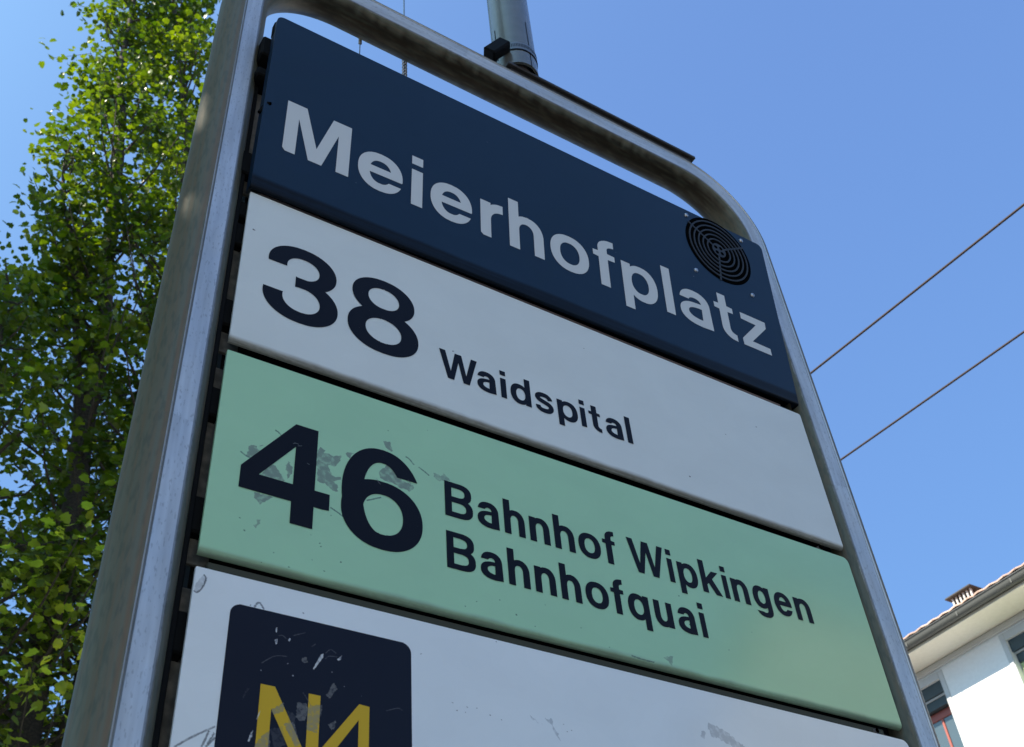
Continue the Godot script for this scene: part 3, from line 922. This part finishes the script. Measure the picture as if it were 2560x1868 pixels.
func build_wires() -> void:
	var copper := mat(lin(0.045, 0.032, 0.030), 0.6, 0.1, 0.3)
	var h := 3.9
	for e in [["upper", 3.91, -0.066, 2.68, "upper of the two brown overhead wires right of the sign"], ["lower", 4.614, -0.0813, 3.158, "lower of the two brown overhead wires right of the sign"]]:
		var pts := []
		for k in 211:
			var zd := lerpf(-45.0, 60.0, k / 210.0)
			pts.append(Vector3(CAM.x + e[1] + e[2] * (zd - e[3]), CAM.y + h, CAM.z - zd))
		var o := part("overhead_wire", tube_mesh(pts, 0.0062, 8), copper, self)
		o.name = numbered("overhead_wire")
		tag(o, e[4], "wire", "overhead wires")

# ---------------------------------------------------------------- house
func build_house() -> void:
	var house := thing("white_house", "white rendered house with broad cream eaves and red window frames", "house", Vector3(14.51, 0, 0))
	var z0 := -0.6          # near end
	var z1 := -17.0
	var top := 9.6
	var plaster := mat(lin(0.72, 0.73, 0.72), 0.9)
	tint(plaster, 0.02, lin(0.77, 0.78, 0.78), lin(0.81, 0.82, 0.82), 1.2, 81, 0.12)
	var wins := []
	var zc := -9.67
	for k in range(-2, 4):
		wins.append(zc + k * 2.62)
	wins.sort()
	var half := 0.65
	var st := begin()
	var rows := [[7.65, 9.35], [4.75, 6.45], [1.85, 3.55]]
	var edge := 0.0
	var y := top
	for r in rows:
		box(st, Vector3(0, r[1], z1), Vector3(0.36, y, z0))
		var from := z1
		for w in wins:
			box(st, Vector3(0, r[0], from), Vector3(0.36, r[1], w - half))
			from = w + half
		box(st, Vector3(0, r[0], from), Vector3(0.36, r[1], z0))
		y = r[0]
	box(st, Vector3(0, 0, z1), Vector3(0.36, y, z0))
	part("wall", done(st), plaster, house)
	st = begin()
	box(st, Vector3(0.36, 0, z0 - 0.36), Vector3(10.0, top, z0))
	part("wall", done(st), plaster, house)
	st = begin()
	box(st, Vector3(0.36, 0, z1), Vector3(10.0, top, z1 + 0.36))
	part("wall", done(st), plaster, house)
	st = begin()
	box(st, Vector3(9.64, 0, z1 + 0.36), Vector3(10.0, top, z0 - 0.36))
	part("wall", done(st), plaster, house)
	st = begin()
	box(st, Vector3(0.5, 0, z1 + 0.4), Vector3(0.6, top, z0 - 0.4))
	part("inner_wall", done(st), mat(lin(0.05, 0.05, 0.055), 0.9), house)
	# eaves
	var cream := mat(lin(0.62, 0.56, 0.44), 0.8)
	tint(cream, 0.02, lin(0.70, 0.66, 0.56), lin(0.74, 0.70, 0.60), 1.0, 82)
	var gx := -0.66
	st = begin()
	box(st, Vector3(gx, top + 0.002, z1 - 0.5), Vector3(0.5, top + 0.05, z0 + 0.5), 0.004)
	part("soffit", done(st), cream, house)
	st = begin()
	box(st, Vector3(-0.05, top - 0.10, z1), Vector3(-0.002, top - 0.002, z0), 0.012)
	part("cornice", done(st), mat(lin(0.52, 0.51, 0.48), 0.85), house)
	var zinc := mat(lin(0.075, 0.078, 0.072), 0.6, 0.1)
	st = begin()
	var prof := []
	for k in 9:
		var a := PI + PI * k / 8.0
		prof.append(Vector2(gx - 0.075 + 0.072 * cos(a), top + 0.115 + 0.085 * sin(a)))
	prof.append(Vector2(gx - 0.003, top + 0.19))
	prof.insert(0, Vector2(gx - 0.155, top + 0.135))
	for k in prof.size() - 1:
		face(st, [Vector3(prof[k].x, prof[k].y, z1 - 0.5), Vector3(prof[k + 1].x, prof[k + 1].y, z1 - 0.5), Vector3(prof[k + 1].x, prof[k + 1].y, z0 + 0.5), Vector3(prof[k].x, prof[k].y, z0 + 0.5)], Vector3(gx - 0.075, top + 0.2, (z0 + z1) / 2))
	part("gutter", done(st), zinc, house)
	st = begin()
	tube(st, [Vector3(gx - 0.155, top + 0.138, z1 - 0.5), Vector3(gx - 0.155, top + 0.138, z0 + 0.5)], [0.011, 0.011], 8)
	part("gutter_bead", st.commit(), mat(lin(0.09, 0.09, 0.085), 0.4, 0.3), house)
	var bracket := box_mesh(Vector3(0.010, 0.09, 0.022), 0.002)
	for k in 17:
		part("gutter_bracket", bracket, zinc, house, Transform3D(Basis(), Vector3(gx - 0.143, top + 0.085, z1 + k * 1.02)))
	st = begin()
	box(st, Vector3(gx - 0.001, top + 0.052, z1 - 0.5), Vector3(gx + 0.03, top + 0.2, z0 + 0.5), 0.002)
	part("fascia", done(st), mat(lin(0.12, 0.11, 0.10), 0.7), house)
	# roof: tiles of the first courses one by one, the rest one sheet
	var slope := Vector3(cos(deg_to_rad(23.0)), sin(deg_to_rad(23.0)), 0)
	var up := Vector3(-slope.y, slope.x, 0)
	var foot := Vector3(gx - 0.085, top + 0.205, 0)
	var clay := mat(lin(0.36, 0.20, 0.14), 0.85)
	tint(clay, 0.03, lin(0.30, 0.15, 0.10), lin(0.46, 0.29, 0.21), 2.0, 83, 0.3)
	st = begin()
	var a0 := foot + slope * 0.05
	face(st, [a0 + Vector3(0, 0, z1 - 0.5), a0 + slope * 7.0 + Vector3(0, 0, z1 - 0.5), a0 + slope * 7.0 + Vector3(0, 0, z0 + 0.5), a0 + Vector3(0, 0, z0 + 0.5)], Vector3(4, 0, (z0 + z1) / 2))
	face(st, [a0 + slope * 7.0 + Vector3(0, 0, z1 - 0.5), Vector3(11, top + 0.2, z1 - 0.5), Vector3(11, top + 0.2, z0 + 0.5), a0 + slope * 7.0 + Vector3(0, 0, z0 + 0.5)], Vector3(4, 0, (z0 + z1) / 2))
	var roof := part("roof", done(st), clay, house)
	var tiles := []
	for v in 3:
		st = begin()
		var wd := 0.225
		var ln := 0.40
		var us := []
		for k in 9:
			var u := k / 8.0
			us.append(Vector2((u - 0.5) * wd, 0.013 * pow(absf(cos(PI * u)), 1.6) + 0.006 + v * 0.002))
		for k in 8:
			var p: Vector2 = us[k]
			var q: Vector2 = us[k + 1]
			face(st, [slope * 0.0 + up * p.y + Vector3(0, 0, p.x), slope * 0.0 + up * q.y + Vector3(0, 0, q.x), slope * ln + up * (q.y - 0.01) + Vector3(0, 0, q.x), slope * ln + up * (p.y - 0.01) + Vector3(0, 0, p.x)], -up)
			face(st, [up * p.y + Vector3(0, 0, p.x), up * q.y + Vector3(0, 0, q.x), up * (q.y - 0.022) + Vector3(0, 0, q.x), up * (p.y - 0.022) + Vector3(0, 0, p.x)], slope)
		tiles.append(done(st))
	var clays := []
	for v in 3:
		var m := mat(lin(0.40, 0.26, 0.20), 0.85)
		var k: float = [1.0, 1.18, 0.86][v]
		tint(m, 0.04, lin(0.40 * k, 0.25 * k, 0.19 * k), lin(0.58 * k, 0.44 * k, 0.37 * k), 3.0, 84 + v)
		clays.append(m)
	for row in 2:
		for k in 74:
			var z := z0 + 0.4 - k * 0.228
			part("roof_tile", tiles[rng.randi() % 3], clays[rng.randi() % 3], roof, Transform3D(Basis(), foot + slope * (row * 0.36 + rng.randf_range(-0.006, 0.006)) + up * (0.012 + row * 0.004) + Vector3(0, 0, z)))
	# chimney with an open cap
	var brick := mat(lin(0.42, 0.40, 0.37), 0.9)
	st = begin()
	box(st, Vector3(2.22, 10.0, -9.70), Vector3(2.48, 11.40, -9.24), 0.01)
	var ch := part("chimney", done(st), brick, roof)
	st = begin()
	box(st, Vector3(2.15, 11.73, -9.77), Vector3(2.54, 11.77, -9.17), 0.012)
	part("chimney_cap", done(st), mat(lin(0.05, 0.045, 0.04), 0.8), house)
	for k in 6:
		st = begin()
		var zz := -9.68 + k * 0.083
		box(st, Vector3(2.23, 11.402, zz), Vector3(2.27, 11.728, zz + 0.028))
		box(st, Vector3(2.43, 11.402, zz), Vector3(2.47, 11.728, zz + 0.028))
		part("chimney_louvre", done(st), mat(lin(0.62, 0.60, 0.56), 0.8), house)
	st = begin()
	box(st, Vector3(2.30, 11.403, -9.66), Vector3(2.40, 11.726, -9.28))
	part("flue", done(st), mat(lin(0.06, 0.05, 0.045), 0.8), house)
	# windows
	var red := mat(lin(0.30, 0.075, 0.055), 0.5)
	var teal := mat(lin(0.030, 0.048, 0.055), 0.5)
	var trim := mat(lin(0.50, 0.52, 0.53), 0.85)
	var glass := mat(lin(0.06, 0.085, 0.10), 0.05, 0.0, 0.9)
	var shutter := mat(lin(0.42, 0.50, 0.25), 0.6)
	var bar := func(lo: Vector3, hi: Vector3, b := 0.004) -> ArrayMesh:
		var s := begin()
		box(s, lo, hi, b)
		return done(s)
	for r in 3:
		for w in wins.size():
			var y0: float = rows[r][0]
			var y1: float = rows[r][1]
			var c := Vector3(0, y0, wins[w])
			var hh := y1 - y0
			var win := part("window", bar.call(Vector3(0.20, 0, -half), Vector3(0.24, hh, -half + 0.07)), red, house, Transform3D(Basis(), c))
			for f in [[Vector3(0.20, 0, half - 0.07), Vector3(0.24, hh, half)], [Vector3(0.20, hh - 0.48, -half + 0.072), Vector3(0.24, hh - 0.36, half - 0.072)], [Vector3(0.20, 0, -half + 0.072), Vector3(0.24, 0.08, half - 0.072)], [Vector3(0.195, 0.082, -0.05), Vector3(0.24, hh - 0.482, 0.05)], [Vector3(0.205, 0.082, 0.28), Vector3(0.235, hh - 0.482, 0.32)], [Vector3(0.205, 0.082, -0.32), Vector3(0.235, hh - 0.482, -0.28)]]:
				part("window_frame", bar.call(f[0], f[1]), red, win)
			for s in [-1.0, 1.0]:
				part("pane", bar.call(Vector3(0.222, 0.082, minf(s * 0.052, s * 0.578)), Vector3(0.228, hh - 0.482, maxf(s * 0.052, s * 0.578)), 0.0), glass, win)
			part("head_box", bar.call(Vector3(0.035, hh - 0.19, -half + 0.002), Vector3(0.2, hh - 0.002, half - 0.002)), teal, win)
			part("head_box", bar.call(Vector3(0.10, hh - 0.355, -half + 0.002), Vector3(0.2, hh - 0.215, half - 0.002)), teal, win)
			part("head_strip", bar.call(Vector3(0.07, hh - 0.214, -half + 0.003), Vector3(0.19, hh - 0.192, half - 0.003), 0.002), trim, win)
			for f in [[Vector3(-0.015, -0.02, half + 0.002), Vector3(0.03, hh + 0.12, half + 0.09)], [Vector3(-0.015, -0.02, -half - 0.09), Vector3(0.03, hh + 0.12, -half - 0.002)], [Vector3(-0.015, hh + 0.002, -half), Vector3(0.03, hh + 0.12, half)], [Vector3(-0.06, -0.09, -half - 0.16), Vector3(0.19, -0.022, half + 0.16)]]:
				part("window_surround", bar.call(f[0], f[1], 0.006), trim, win)
			if r == 0 and w == wins.size() - 3 or r == 1 and w == 1:
				for k in 24:
					part("shutter_slat", bar.call(Vector3(0.105, hh - 0.36 - (k + 1) * 0.056, -half + 0.01), Vector3(0.122, hh - 0.36 - k * 0.056 - 0.004, half - 0.01), 0.005), shutter, win)

func build_bounce_house() -> void:       # unseen house, added behind the viewer to bounce light onto the sign
	var house := thing("added_bounce_house", "added unseen pale grey house behind the viewer, bouncing light onto the sign", "house", Vector3(-4.0, 0, 14.0))
	house.rotation.y = deg_to_rad(35.0)
	var wall := tint(mat(Color.WHITE, 0.9), 0.02, lin(0.48, 0.48, 0.47), lin(0.54, 0.54, 0.53), 1.0, 95, 0.2)
	var st := begin()
	box(st, Vector3(-9, 0, 0), Vector3(6, 11.0, 9))
	part("wall", done(st), wall, house)
	st = begin()
	box(st, Vector3(-9.6, 11.003, -0.6), Vector3(6.6, 11.2, 9.6), 0.02)
	part("roof", done(st), mat(lin(0.20, 0.10, 0.07), 0.9), house)
	var glass := mat(lin(0.05, 0.06, 0.07), 0.08)
	var frame := mat(lin(0.5, 0.5, 0.48), 0.7)
	for r in 3:
		for k in 5:
			var c := Vector3(-7.6 + k * 2.8, 1.6 + r * 3.2, 0)
			var w := part("window", box_mesh(Vector3(1.2, 1.7, 0.05), 0.01), frame, house, Transform3D(Basis(), c + Vector3(0, 0.85, -0.02)))
			part("pane", box_mesh(Vector3(1.04, 1.54, 0.02)), glass, w, Transform3D(Basis(), Vector3(0, 0, -0.022)))

func build_reflected_house() -> void:         # unseen gabled house, added for its reflection in the panels
	var house := thing("added_reflected_house", "added unseen pale yellow gabled house, reflected in the panels", "house", Vector3(15.2, 0, 12.6))
	var wall := tint(mat(Color.WHITE, 0.9), 0.02, lin(0.36, 0.31, 0.21), lin(0.41, 0.36, 0.25), 1.0, 97, 0.2)
	var st := begin()
	var front := [Vector3(0, 0, -3.4), Vector3(0, 0, 3.4), Vector3(0, 10.2, 3.4), Vector3(0, 13.2, 0), Vector3(0, 10.2, -3.4)]
	face(st, front, Vector3(5, 5, 0))
	var rear := []
	for p in front:
		rear.append(p + Vector3(10, 0, 0))
	face(st, rear, Vector3(5, 5, 0))
	for k in [0, 1, 4]:
		face(st, [front[k], front[(k + 1) % 5], rear[(k + 1) % 5], rear[k]], Vector3(5, 5, 0))
	part("wall", done(st), wall, house)
	var clay := mat(lin(0.30, 0.15, 0.10), 0.85)
	for s in [-1.0, 1.0]:
		st = begin()
		var a := Vector3(-0.3, 13.24, 0)
		var b := Vector3(-0.3, 9.9, s * 3.75)
		face(st, [a, b, b + Vector3(10.6, 0, 0), a + Vector3(10.6, 0, 0)], Vector3(5, 5, 0))
		face(st, [a + Vector3(0, 0.14, 0), b + Vector3(0, 0.14, 0), b + Vector3(10.6, 0.14, 0), a + Vector3(10.6, 0.14, 0)], Vector3(5, 5, 0))
		part("roof", done(st), clay, house)
	var glass := mat(lin(0.05, 0.06, 0.07), 0.08)
	var frame := mat(lin(0.55, 0.55, 0.53), 0.7)
	for r in 3:
		for k in [-1.0, 1.0]:
			var w := part("window", box_mesh(Vector3(0.06, 1.7, 1.2), 0.01), frame, house, Transform3D(Basis(), Vector3(-0.02, 2.3 + r * 3.1, k * 1.6)))
			part("pane", box_mesh(Vector3(0.02, 1.54, 1.04)), glass, w, Transform3D(Basis(), Vector3(-0.026, 0, 0)))

# ---------------------------------------------------------------- trees
func leaf_mesh(sd: int) -> ArrayMesh:        # a broad pointed leaf, folded along its midrib, about 1 long
	var r := RandomNumberGenerator.new()
	r.seed = sd
	var outline := [Vector2(0.14, -0.04), Vector2(0.40, 0.06), Vector2(0.36, 0.24), Vector2(0.54, 0.44), Vector2(0.33, 0.55), Vector2(0.27, 0.80), Vector2(0.0, 1.0)]
	var st := begin()
	st.set_smooth_group(-1)
	var fold := r.randf_range(0.12, 0.34)
	var bend := r.randf_range(0.06, 0.28)
	for s in [-1.0, 1.0]:
		var rib := [Vector3(0, 0, 0), Vector3(0, 0.35, 0.03), Vector3(0, 0.7, 0.0), Vector3(0, 1.0, -bend)]
		var e := []
		for p in outline:
			var j := r.randf_range(0.92, 1.08)
			e.append(Vector3(p.x * s * j, p.y, absf(p.x) * fold - bend * p.y * p.y))
		var fan := [[rib[0], e[0], e[1]], [rib[0], e[1], rib[1]], [rib[1], e[1], e[2]], [rib[1], e[2], e[3]], [rib[1], e[3], rib[2]], [rib[2], e[3], e[4]], [rib[2], e[4], e[5]], [rib[2], e[5], e[6]]]
		for t in fan:
			for p in (t if s > 0 else [t[0], t[2], t[1]]):
				st.add_vertex(p)
	return done(st)

func look_up(tab: Array, y: float) -> float:
	for i in tab.size() - 1:
		if y <= tab[i + 1][0]:
			return lerpf(tab[i][1], tab[i + 1][1], clampf((y - tab[i][0]) / (tab[i + 1][0] - tab[i][0]), 0, 1))
	return tab[-1][1]

func leaf_mat(c: Color, vertex: bool) -> StandardMaterial3D:
	var m := mat(c, 0.36, 0.0, 0.5)
	m.vertex_color_use_as_albedo = vertex
	m.backlight_enabled = true
	m.backlight = Color(0.95, 1.0, 0.25)
	m.cull_mode = BaseMaterial3D.CULL_DISABLED
	return m

func grow(called: String, label: String, stems: Array, sd: int, per_metre: float, singles: int, leaf: float, group := "") -> void:
	var r := RandomNumberGenerator.new()
	r.seed = sd
	var base: Vector3 = stems[0][0][0]
	var tree := thing(called, label, "tree", Vector3(base.x, 0, base.z), group)
	var off := -Vector3(base.x, 0, base.z)
	var bark := mat(lin(0.07, 0.055, 0.04), 0.9)
	tint(bark, 0.03, lin(0.05, 0.04, 0.03), lin(0.11, 0.09, 0.065), 3.0, sd, 0.8)
	var twigs := begin()
	var leaves := []
	for s in stems.size():
		var c := Curve3D.new()
		var pts: Array = stems[s][0]
		for i in pts.size():
			var d: Vector3 = (pts[mini(i + 1, pts.size() - 1)] - pts[maxi(i - 1, 0)]) / 6.0
			c.add_point(pts[i], -d, d)
		var total := c.get_baked_length()
		var path := []
		var rad := []
		var n := int(total * 3)
		for k in n + 1:
			var jit := Vector3(r.randf_range(-1, 1), 0, r.randf_range(-1, 1)) * 0.02
			path.append(c.sample_baked(total * k / n) + off + jit)
			rad.append(lerpf(stems[s][2], 0.012, pow(float(k) / n, 0.8)))
		var st := begin()
		tube(st, path, rad, 9)
		part("trunk" if s == 0 else "limb", st.commit(), bark, tree)
		var tab: Array = stems[s][1]
		var count := int(total * per_metre * stems[s][3])
		for k in count:
			var at := c.sample_baked(total * (0.12 + 0.88 * (k + r.randf()) / count))
			if at.y < tab[0][0]:
				continue
			var az := r.randf() * TAU
			var rr := look_up(tab, at.y + 0.6) * r.randf_range(0.6, 1.08)
			var rise := r.randf_range(0.55, 1.3) * rr
			var end := at + Vector3(cos(az) * rr, rise, sin(az) * rr)
			var mid := at.lerp(end, 0.5) + Vector3(cos(az), -0.6, sin(az)) * rr * 0.12
			tube(twigs, [at + off, mid + off, end + off], [0.011 + rr * 0.006, 0.008, 0.003], 5, false)
			var thick := r.randf()
			var steps := int((3 + rr * 4.2) * (0.4 if thick < 0.25 else 1.0))
			for q in steps:
				var f := lerpf(0.25, 1.06, (q + r.randf()) / steps)
				var o := at.lerp(mid, f * 2) if f < 0.5 else mid.lerp(end, f * 2 - 1)
				var side := Vector3(r.randfn(), r.randfn() * 0.8, r.randfn()) * 0.10
				if r.randf() < 0.4:
					tube(twigs, [o + off, o + side * 1.6 + off], [0.003, 0.0015], 3, false)
				var tone := r.randf()
				for w in 9 + r.randi() % 16:
					var p := o + side * r.randf_range(0.9, 1.3) + Vector3(r.randfn(), r.randfn() * 0.8, r.randfn()) * 0.085
					var out := Vector3(cos(az), 0, sin(az)) * 0.6 + Vector3(r.randfn(), r.randfn() * 0.5 - 0.35, r.randfn()) * 0.75
					var nrm := Vector3(r.randfn() * 0.6, 1.0, r.randfn() * 0.6) + out * 0.5
					var yv := out.normalized()
					var zv := (nrm - yv * nrm.dot(yv)).normalized()
					var size := leaf * r.randf_range(0.5, 1.25)
					var b := Basis(yv.cross(zv), yv, zv).scaled_local(Vector3.ONE * size)
					leaves.append([Transform3D(b, p + off), clampf(tone * 0.75 + r.randf() * 0.35, 0.0, 1.0), r.randf()])
	var tw := part("twigs", twigs.commit(), bark, tree)
	tw.set_meta("kind", "stuff")
	# the leaves that show largest are parts of their own, the rest one mass
	var near := []
	if singles:
		var inv := cam.transform.affine_inverse()
		for i in leaves.size():
			var v: Vector3 = inv * (leaves[i][0].origin - off)
			if v.z < -1.0 and absf(v.y / v.z) < 0.34 and v.x / -v.z < -0.31 and v.x / -v.z > -0.466:
				near.append([-v.z / leaves[i][0].basis.y.length(), i])
		near.sort_custom(func(p, q): return p[0] < q[0])
		near = near.slice(0, singles)
	var shapes := [leaf_mesh(1), leaf_mesh(2), leaf_mesh(3), leaf_mesh(4)]
	var taken := {}
	var greens := []
	for k in 4:
		greens.append(leaf_mat(lin([0.10, 0.15, 0.20, 0.075][k], [0.17, 0.22, 0.26, 0.13][k], [0.018, 0.022, 0.03, 0.02][k]), false))
	for e in near:
		taken[e[1]] = true
		part("leaf", shapes[e[1] % 4], greens[(e[1] / 4) % 4], tree, leaves[e[1]][0])
	for v in 4:
		var rest := []
		for i in leaves.size():
			if i % 4 == v and not taken.has(i):
				rest.append(leaves[i])
		var mm := MultiMesh.new()
		mm.transform_format = MultiMesh.TRANSFORM_3D
		mm.use_colors = true
		mm.mesh = shapes[v]
		mm.instance_count = rest.size()
		for i in rest.size():
			mm.set_instance_transform(i, rest[i][0])
			var t: float = rest[i][1]
			mm.set_instance_color(i, Color(lerpf(0.06, 0.24, t * t), lerpf(0.115, 0.30, t * t), lerpf(0.016, 0.038, rest[i][2] * t)))
		var o := MultiMeshInstance3D.new()
		o.name = "foliage"
		o.multimesh = mm
		o.material_override = leaf_mat(Color.WHITE, true)
		o.set_meta("kind", "stuff")
		tree.add_child(o, true)
	print(called, " leaves ", leaves.size(), " single ", near.size())

# ---------------------------------------------------------------- the whole
func _ready() -> void:
	rng.seed = 11
	# camera
	cam = Camera3D.new()
	cam.name = "camera"
	cam.transform = Transform3D(Basis(Vector3(0.84694561, -0.0711686, 0.52689483), Vector3(-0.31410277, 0.73260026, 0.60385124), Vector3(-0.42897853, -0.67692828, 0.59811832)).orthonormalized(), CAM)
	cam.fov = 37.573
	cam.near = 0.05
	cam.far = 600.0
	var lens := CameraAttributesPhysical.new()
	lens.frustum_focal_length = 35.28
	lens.frustum_focus_distance = 1.25
	lens.exposure_aperture = 20.0
	lens.frustum_near = 0.05
	lens.frustum_far = 600.0
	cam.attributes = lens
	add_child(cam)
	cam.fov = 37.573
	cam.current = true
	# sky, computed: clear air, brighter towards the sun and the horizon
	var sun_dir := Vector3(-1.0, 0.85, -0.15).normalized()
	var im := Image.create(512, 256, false, Image.FORMAT_RGBF)
	for y in 256:
		var e := PI / 2 - PI * (y + 0.5) / 256.0
		for x in 512:
			var a := TAU * (x + 0.5) / 512.0
			var d := Vector3(sin(a) * cos(e), sin(e), -cos(a) * cos(e))
			var t := pow(1.0 - maxf(0.0, d.y), 1.5)
			var c := Vector3(0.150, 0.290, 0.69).lerp(Vector3(0.27, 0.60, 1.12), t)
			var g := acos(clampf(d.dot(sun_dir), -1, 1))
			c += Vector3(0.76, 1.36, 1.5) * exp(-g * g / 0.44) + Vector3(1.0, 0.95, 0.8) * exp(-g / 0.12)
			c /= EXPOSURE
			if d.y < 0.0:
				c = c.lerp(Vector3(0.16, 0.15, 0.14), clampf(-d.y * 12.0, 0, 1))
			im.set_pixel(x, y, Color(c.x, c.y, c.z))
	var pano := PanoramaSkyMaterial.new()
	pano.panorama = ImageTexture.create_from_image(im)
	var sky := Sky.new()
	sky.sky_material = pano
	var env := Environment.new()
	env.background_mode = Environment.BG_SKY
	env.sky = sky
	env.tonemap_mode = Environment.TONE_MAPPER_LINEAR
	env.tonemap_exposure = EXPOSURE
	env.sdfgi_enabled = true
	env.ssao_enabled = true
	env.ssil_enabled = true
	var we := WorldEnvironment.new()
	we.name = "environment"
	we.environment = env
	add_child(we)
	var sun := DirectionalLight3D.new()
	sun.name = "sun"
	sun.light_energy = 1.6
	sun.light_color = Color(1.0, 0.955, 0.88)
	sun.light_angular_distance = 0.5
	sun.shadow_enabled = true
	sun.basis = Basis.looking_at(-sun_dir)
	add_child(sun)
	# ground
	var asphalt := tint(mat(Color.WHITE, 0.9), 0.05, lin(0.045, 0.046, 0.048), lin(0.07, 0.07, 0.07), 0.6, 91, 0.4)
	var slabs := tint(mat(Color.WHITE, 0.9), 0.05, lin(0.20, 0.195, 0.18), lin(0.28, 0.27, 0.255), 0.6, 92, 0.3)
	var st := begin()
	face(st, [Vector3(-250, -0.13, -250), Vector3(250, -0.13, -250), Vector3(250, -0.13, 250), Vector3(-250, -0.13, 250)], Vector3(0, -5, 0))
	structure("ground", done(st), asphalt)
	st = begin()
	box(st, Vector3(-9.0, -0.126, -60), Vector3(1.9, 0.0, 60), 0.015)
	structure("pavement", done(st), slabs)
	st = begin()
	box(st, Vector3(11.6, -0.126, -60), Vector3(14.5, 0.0, 60), 0.015)
	structure("far_pavement", done(st), slabs)
	# things
	build_sign()
	build_mast()
	build_rods()
	build_wires()
	build_house()
	build_bounce_house()
	build_reflected_house()
	grow("pavement_tree", "tall narrow green tree with upright limbs behind the sign's left post", [
		[[Vector3(0.98, 0, -6.3), Vector3(0.92, 3.0, -6.3), Vector3(0.81, 6.3, -6.28), Vector3(0.71, 8.1, -6.3), Vector3(0.42, 10.8, -6.25), Vector3(0.23, 12.0, -6.3), Vector3(0.10, 14.8, -6.3)], [[3.0, 1.2], [6.0, 1.15], [8.1, 0.72], [9.2, 0.82], [10.3, 0.86], [11.0, 0.62], [12.0, 0.40], [13.0, 0.34], [15, 0.3]], 0.16, 0.9],
		[[Vector3(0.92, 3.0, -6.3), Vector3(1.15, 5.5, -6.2), Vector3(1.15, 8.5, -6.15), Vector3(1.07, 10.9, -6.2), Vector3(0.88, 11.8, -6.2), Vector3(0.57, 13.5, -6.25), Vector3(0.5, 15.2, -6.3)], [[3.0, 1.0], [6.0, 0.9], [9.0, 0.75], [11.0, 0.55], [13.0, 0.42], [15, 0.3]], 0.10, 1.0],
		[[Vector3(0.90, 3.2, -6.3), Vector3(0.5, 5.0, -6.0), Vector3(0.12, 6.6, -5.9), Vector3(-0.08, 8.1, -5.95)], [[3.5, 0.9], [5.0, 0.9], [6.6, 0.62], [7.6, 0.34], [8.3, 0.2]], 0.08, 0.85],
		[[Vector3(0.90, 2.8, -6.3), Vector3(0.0, 4.4, -6.5), Vector3(-0.7, 6.2, -6.6), Vector3(-0.95, 8.0, -6.6)], [[3.0, 0.9], [5.0, 0.95], [6.6, 0.75], [8.3, 0.3]], 0.08, 0.85],
		[[Vector3(0.76, 7.0, -6.3), Vector3(0.42, 8.6, -6.2), Vector3(0.12, 9.5, -6.15), Vector3(0.0, 10.2, -6.1)], [[7.2, 0.30], [8.8, 0.26], [10.0, 0.22], [11.2, 0.16]], 0.04, 1.1],
		[[Vector3(0.95, 3.5, -6.35), Vector3(1.6, 6.0, -6.7), Vector3(1.75, 9.0, -6.8), Vector3(1.6, 12.0, -6.7)], [[3.5, 0.9], [6.0, 0.9], [9.0, 0.8], [11.0, 0.5], [12.5, 0.3]], 0.09, 1.5]],
		5, 12.5, 300, 0.061)
	grow("added_shade_tree", "added unseen broad green tree left of the sign, to shade it", [  # unseen tree, added to keep sun and sky off the left post
		[[Vector3(-4.6, 0, 0.4), Vector3(-4.6, 3.0, 0.4), Vector3(-4.5, 6.0, 0.3), Vector3(-4.4, 10.5, 0.2)], [[2.2, 2.0], [4.5, 2.6], [8.0, 2.2], [11.0, 0.8]], 0.19, 1.0],
		[[Vector3(-4.6, 2.4, 0.4), Vector3(-4.2, 4.2, -1.2), Vector3(-3.8, 6.2, -2.2), Vector3(-3.6, 9.0, -2.8)], [[2.4, 1.3], [5.0, 1.7], [7.6, 1.5], [9.5, 0.8]], 0.10, 1.2],
		[[Vector3(-4.6, 2.4, 0.4), Vector3(-5.0, 4.4, 2.0), Vector3(-5.2, 6.2, 3.0), Vector3(-5.2, 9.0, 3.6)], [[2.4, 1.3], [5.0, 1.8], [8.0, 1.7], [9.5, 0.8]], 0.10, 1.0]],
		6, 13.0, 0, 0.13)
	grow("added_shade_tree", "added unseen second green tree, to shade the foot of the tall narrow one", [  # unseen tree, added to darken the lower foliage of the pavement tree
		[[Vector3(-4.7, 0, -6.5), Vector3(-4.7, 3.0, -6.5), Vector3(-4.6, 7.0, -6.6), Vector3(-4.5, 12.0, -6.7)], [[2.2, 1.8], [5, 2.4], [10.0, 2.3], [13, 1.0]], 0.19, 1.3]],
		7, 15.0, 0, 0.13)
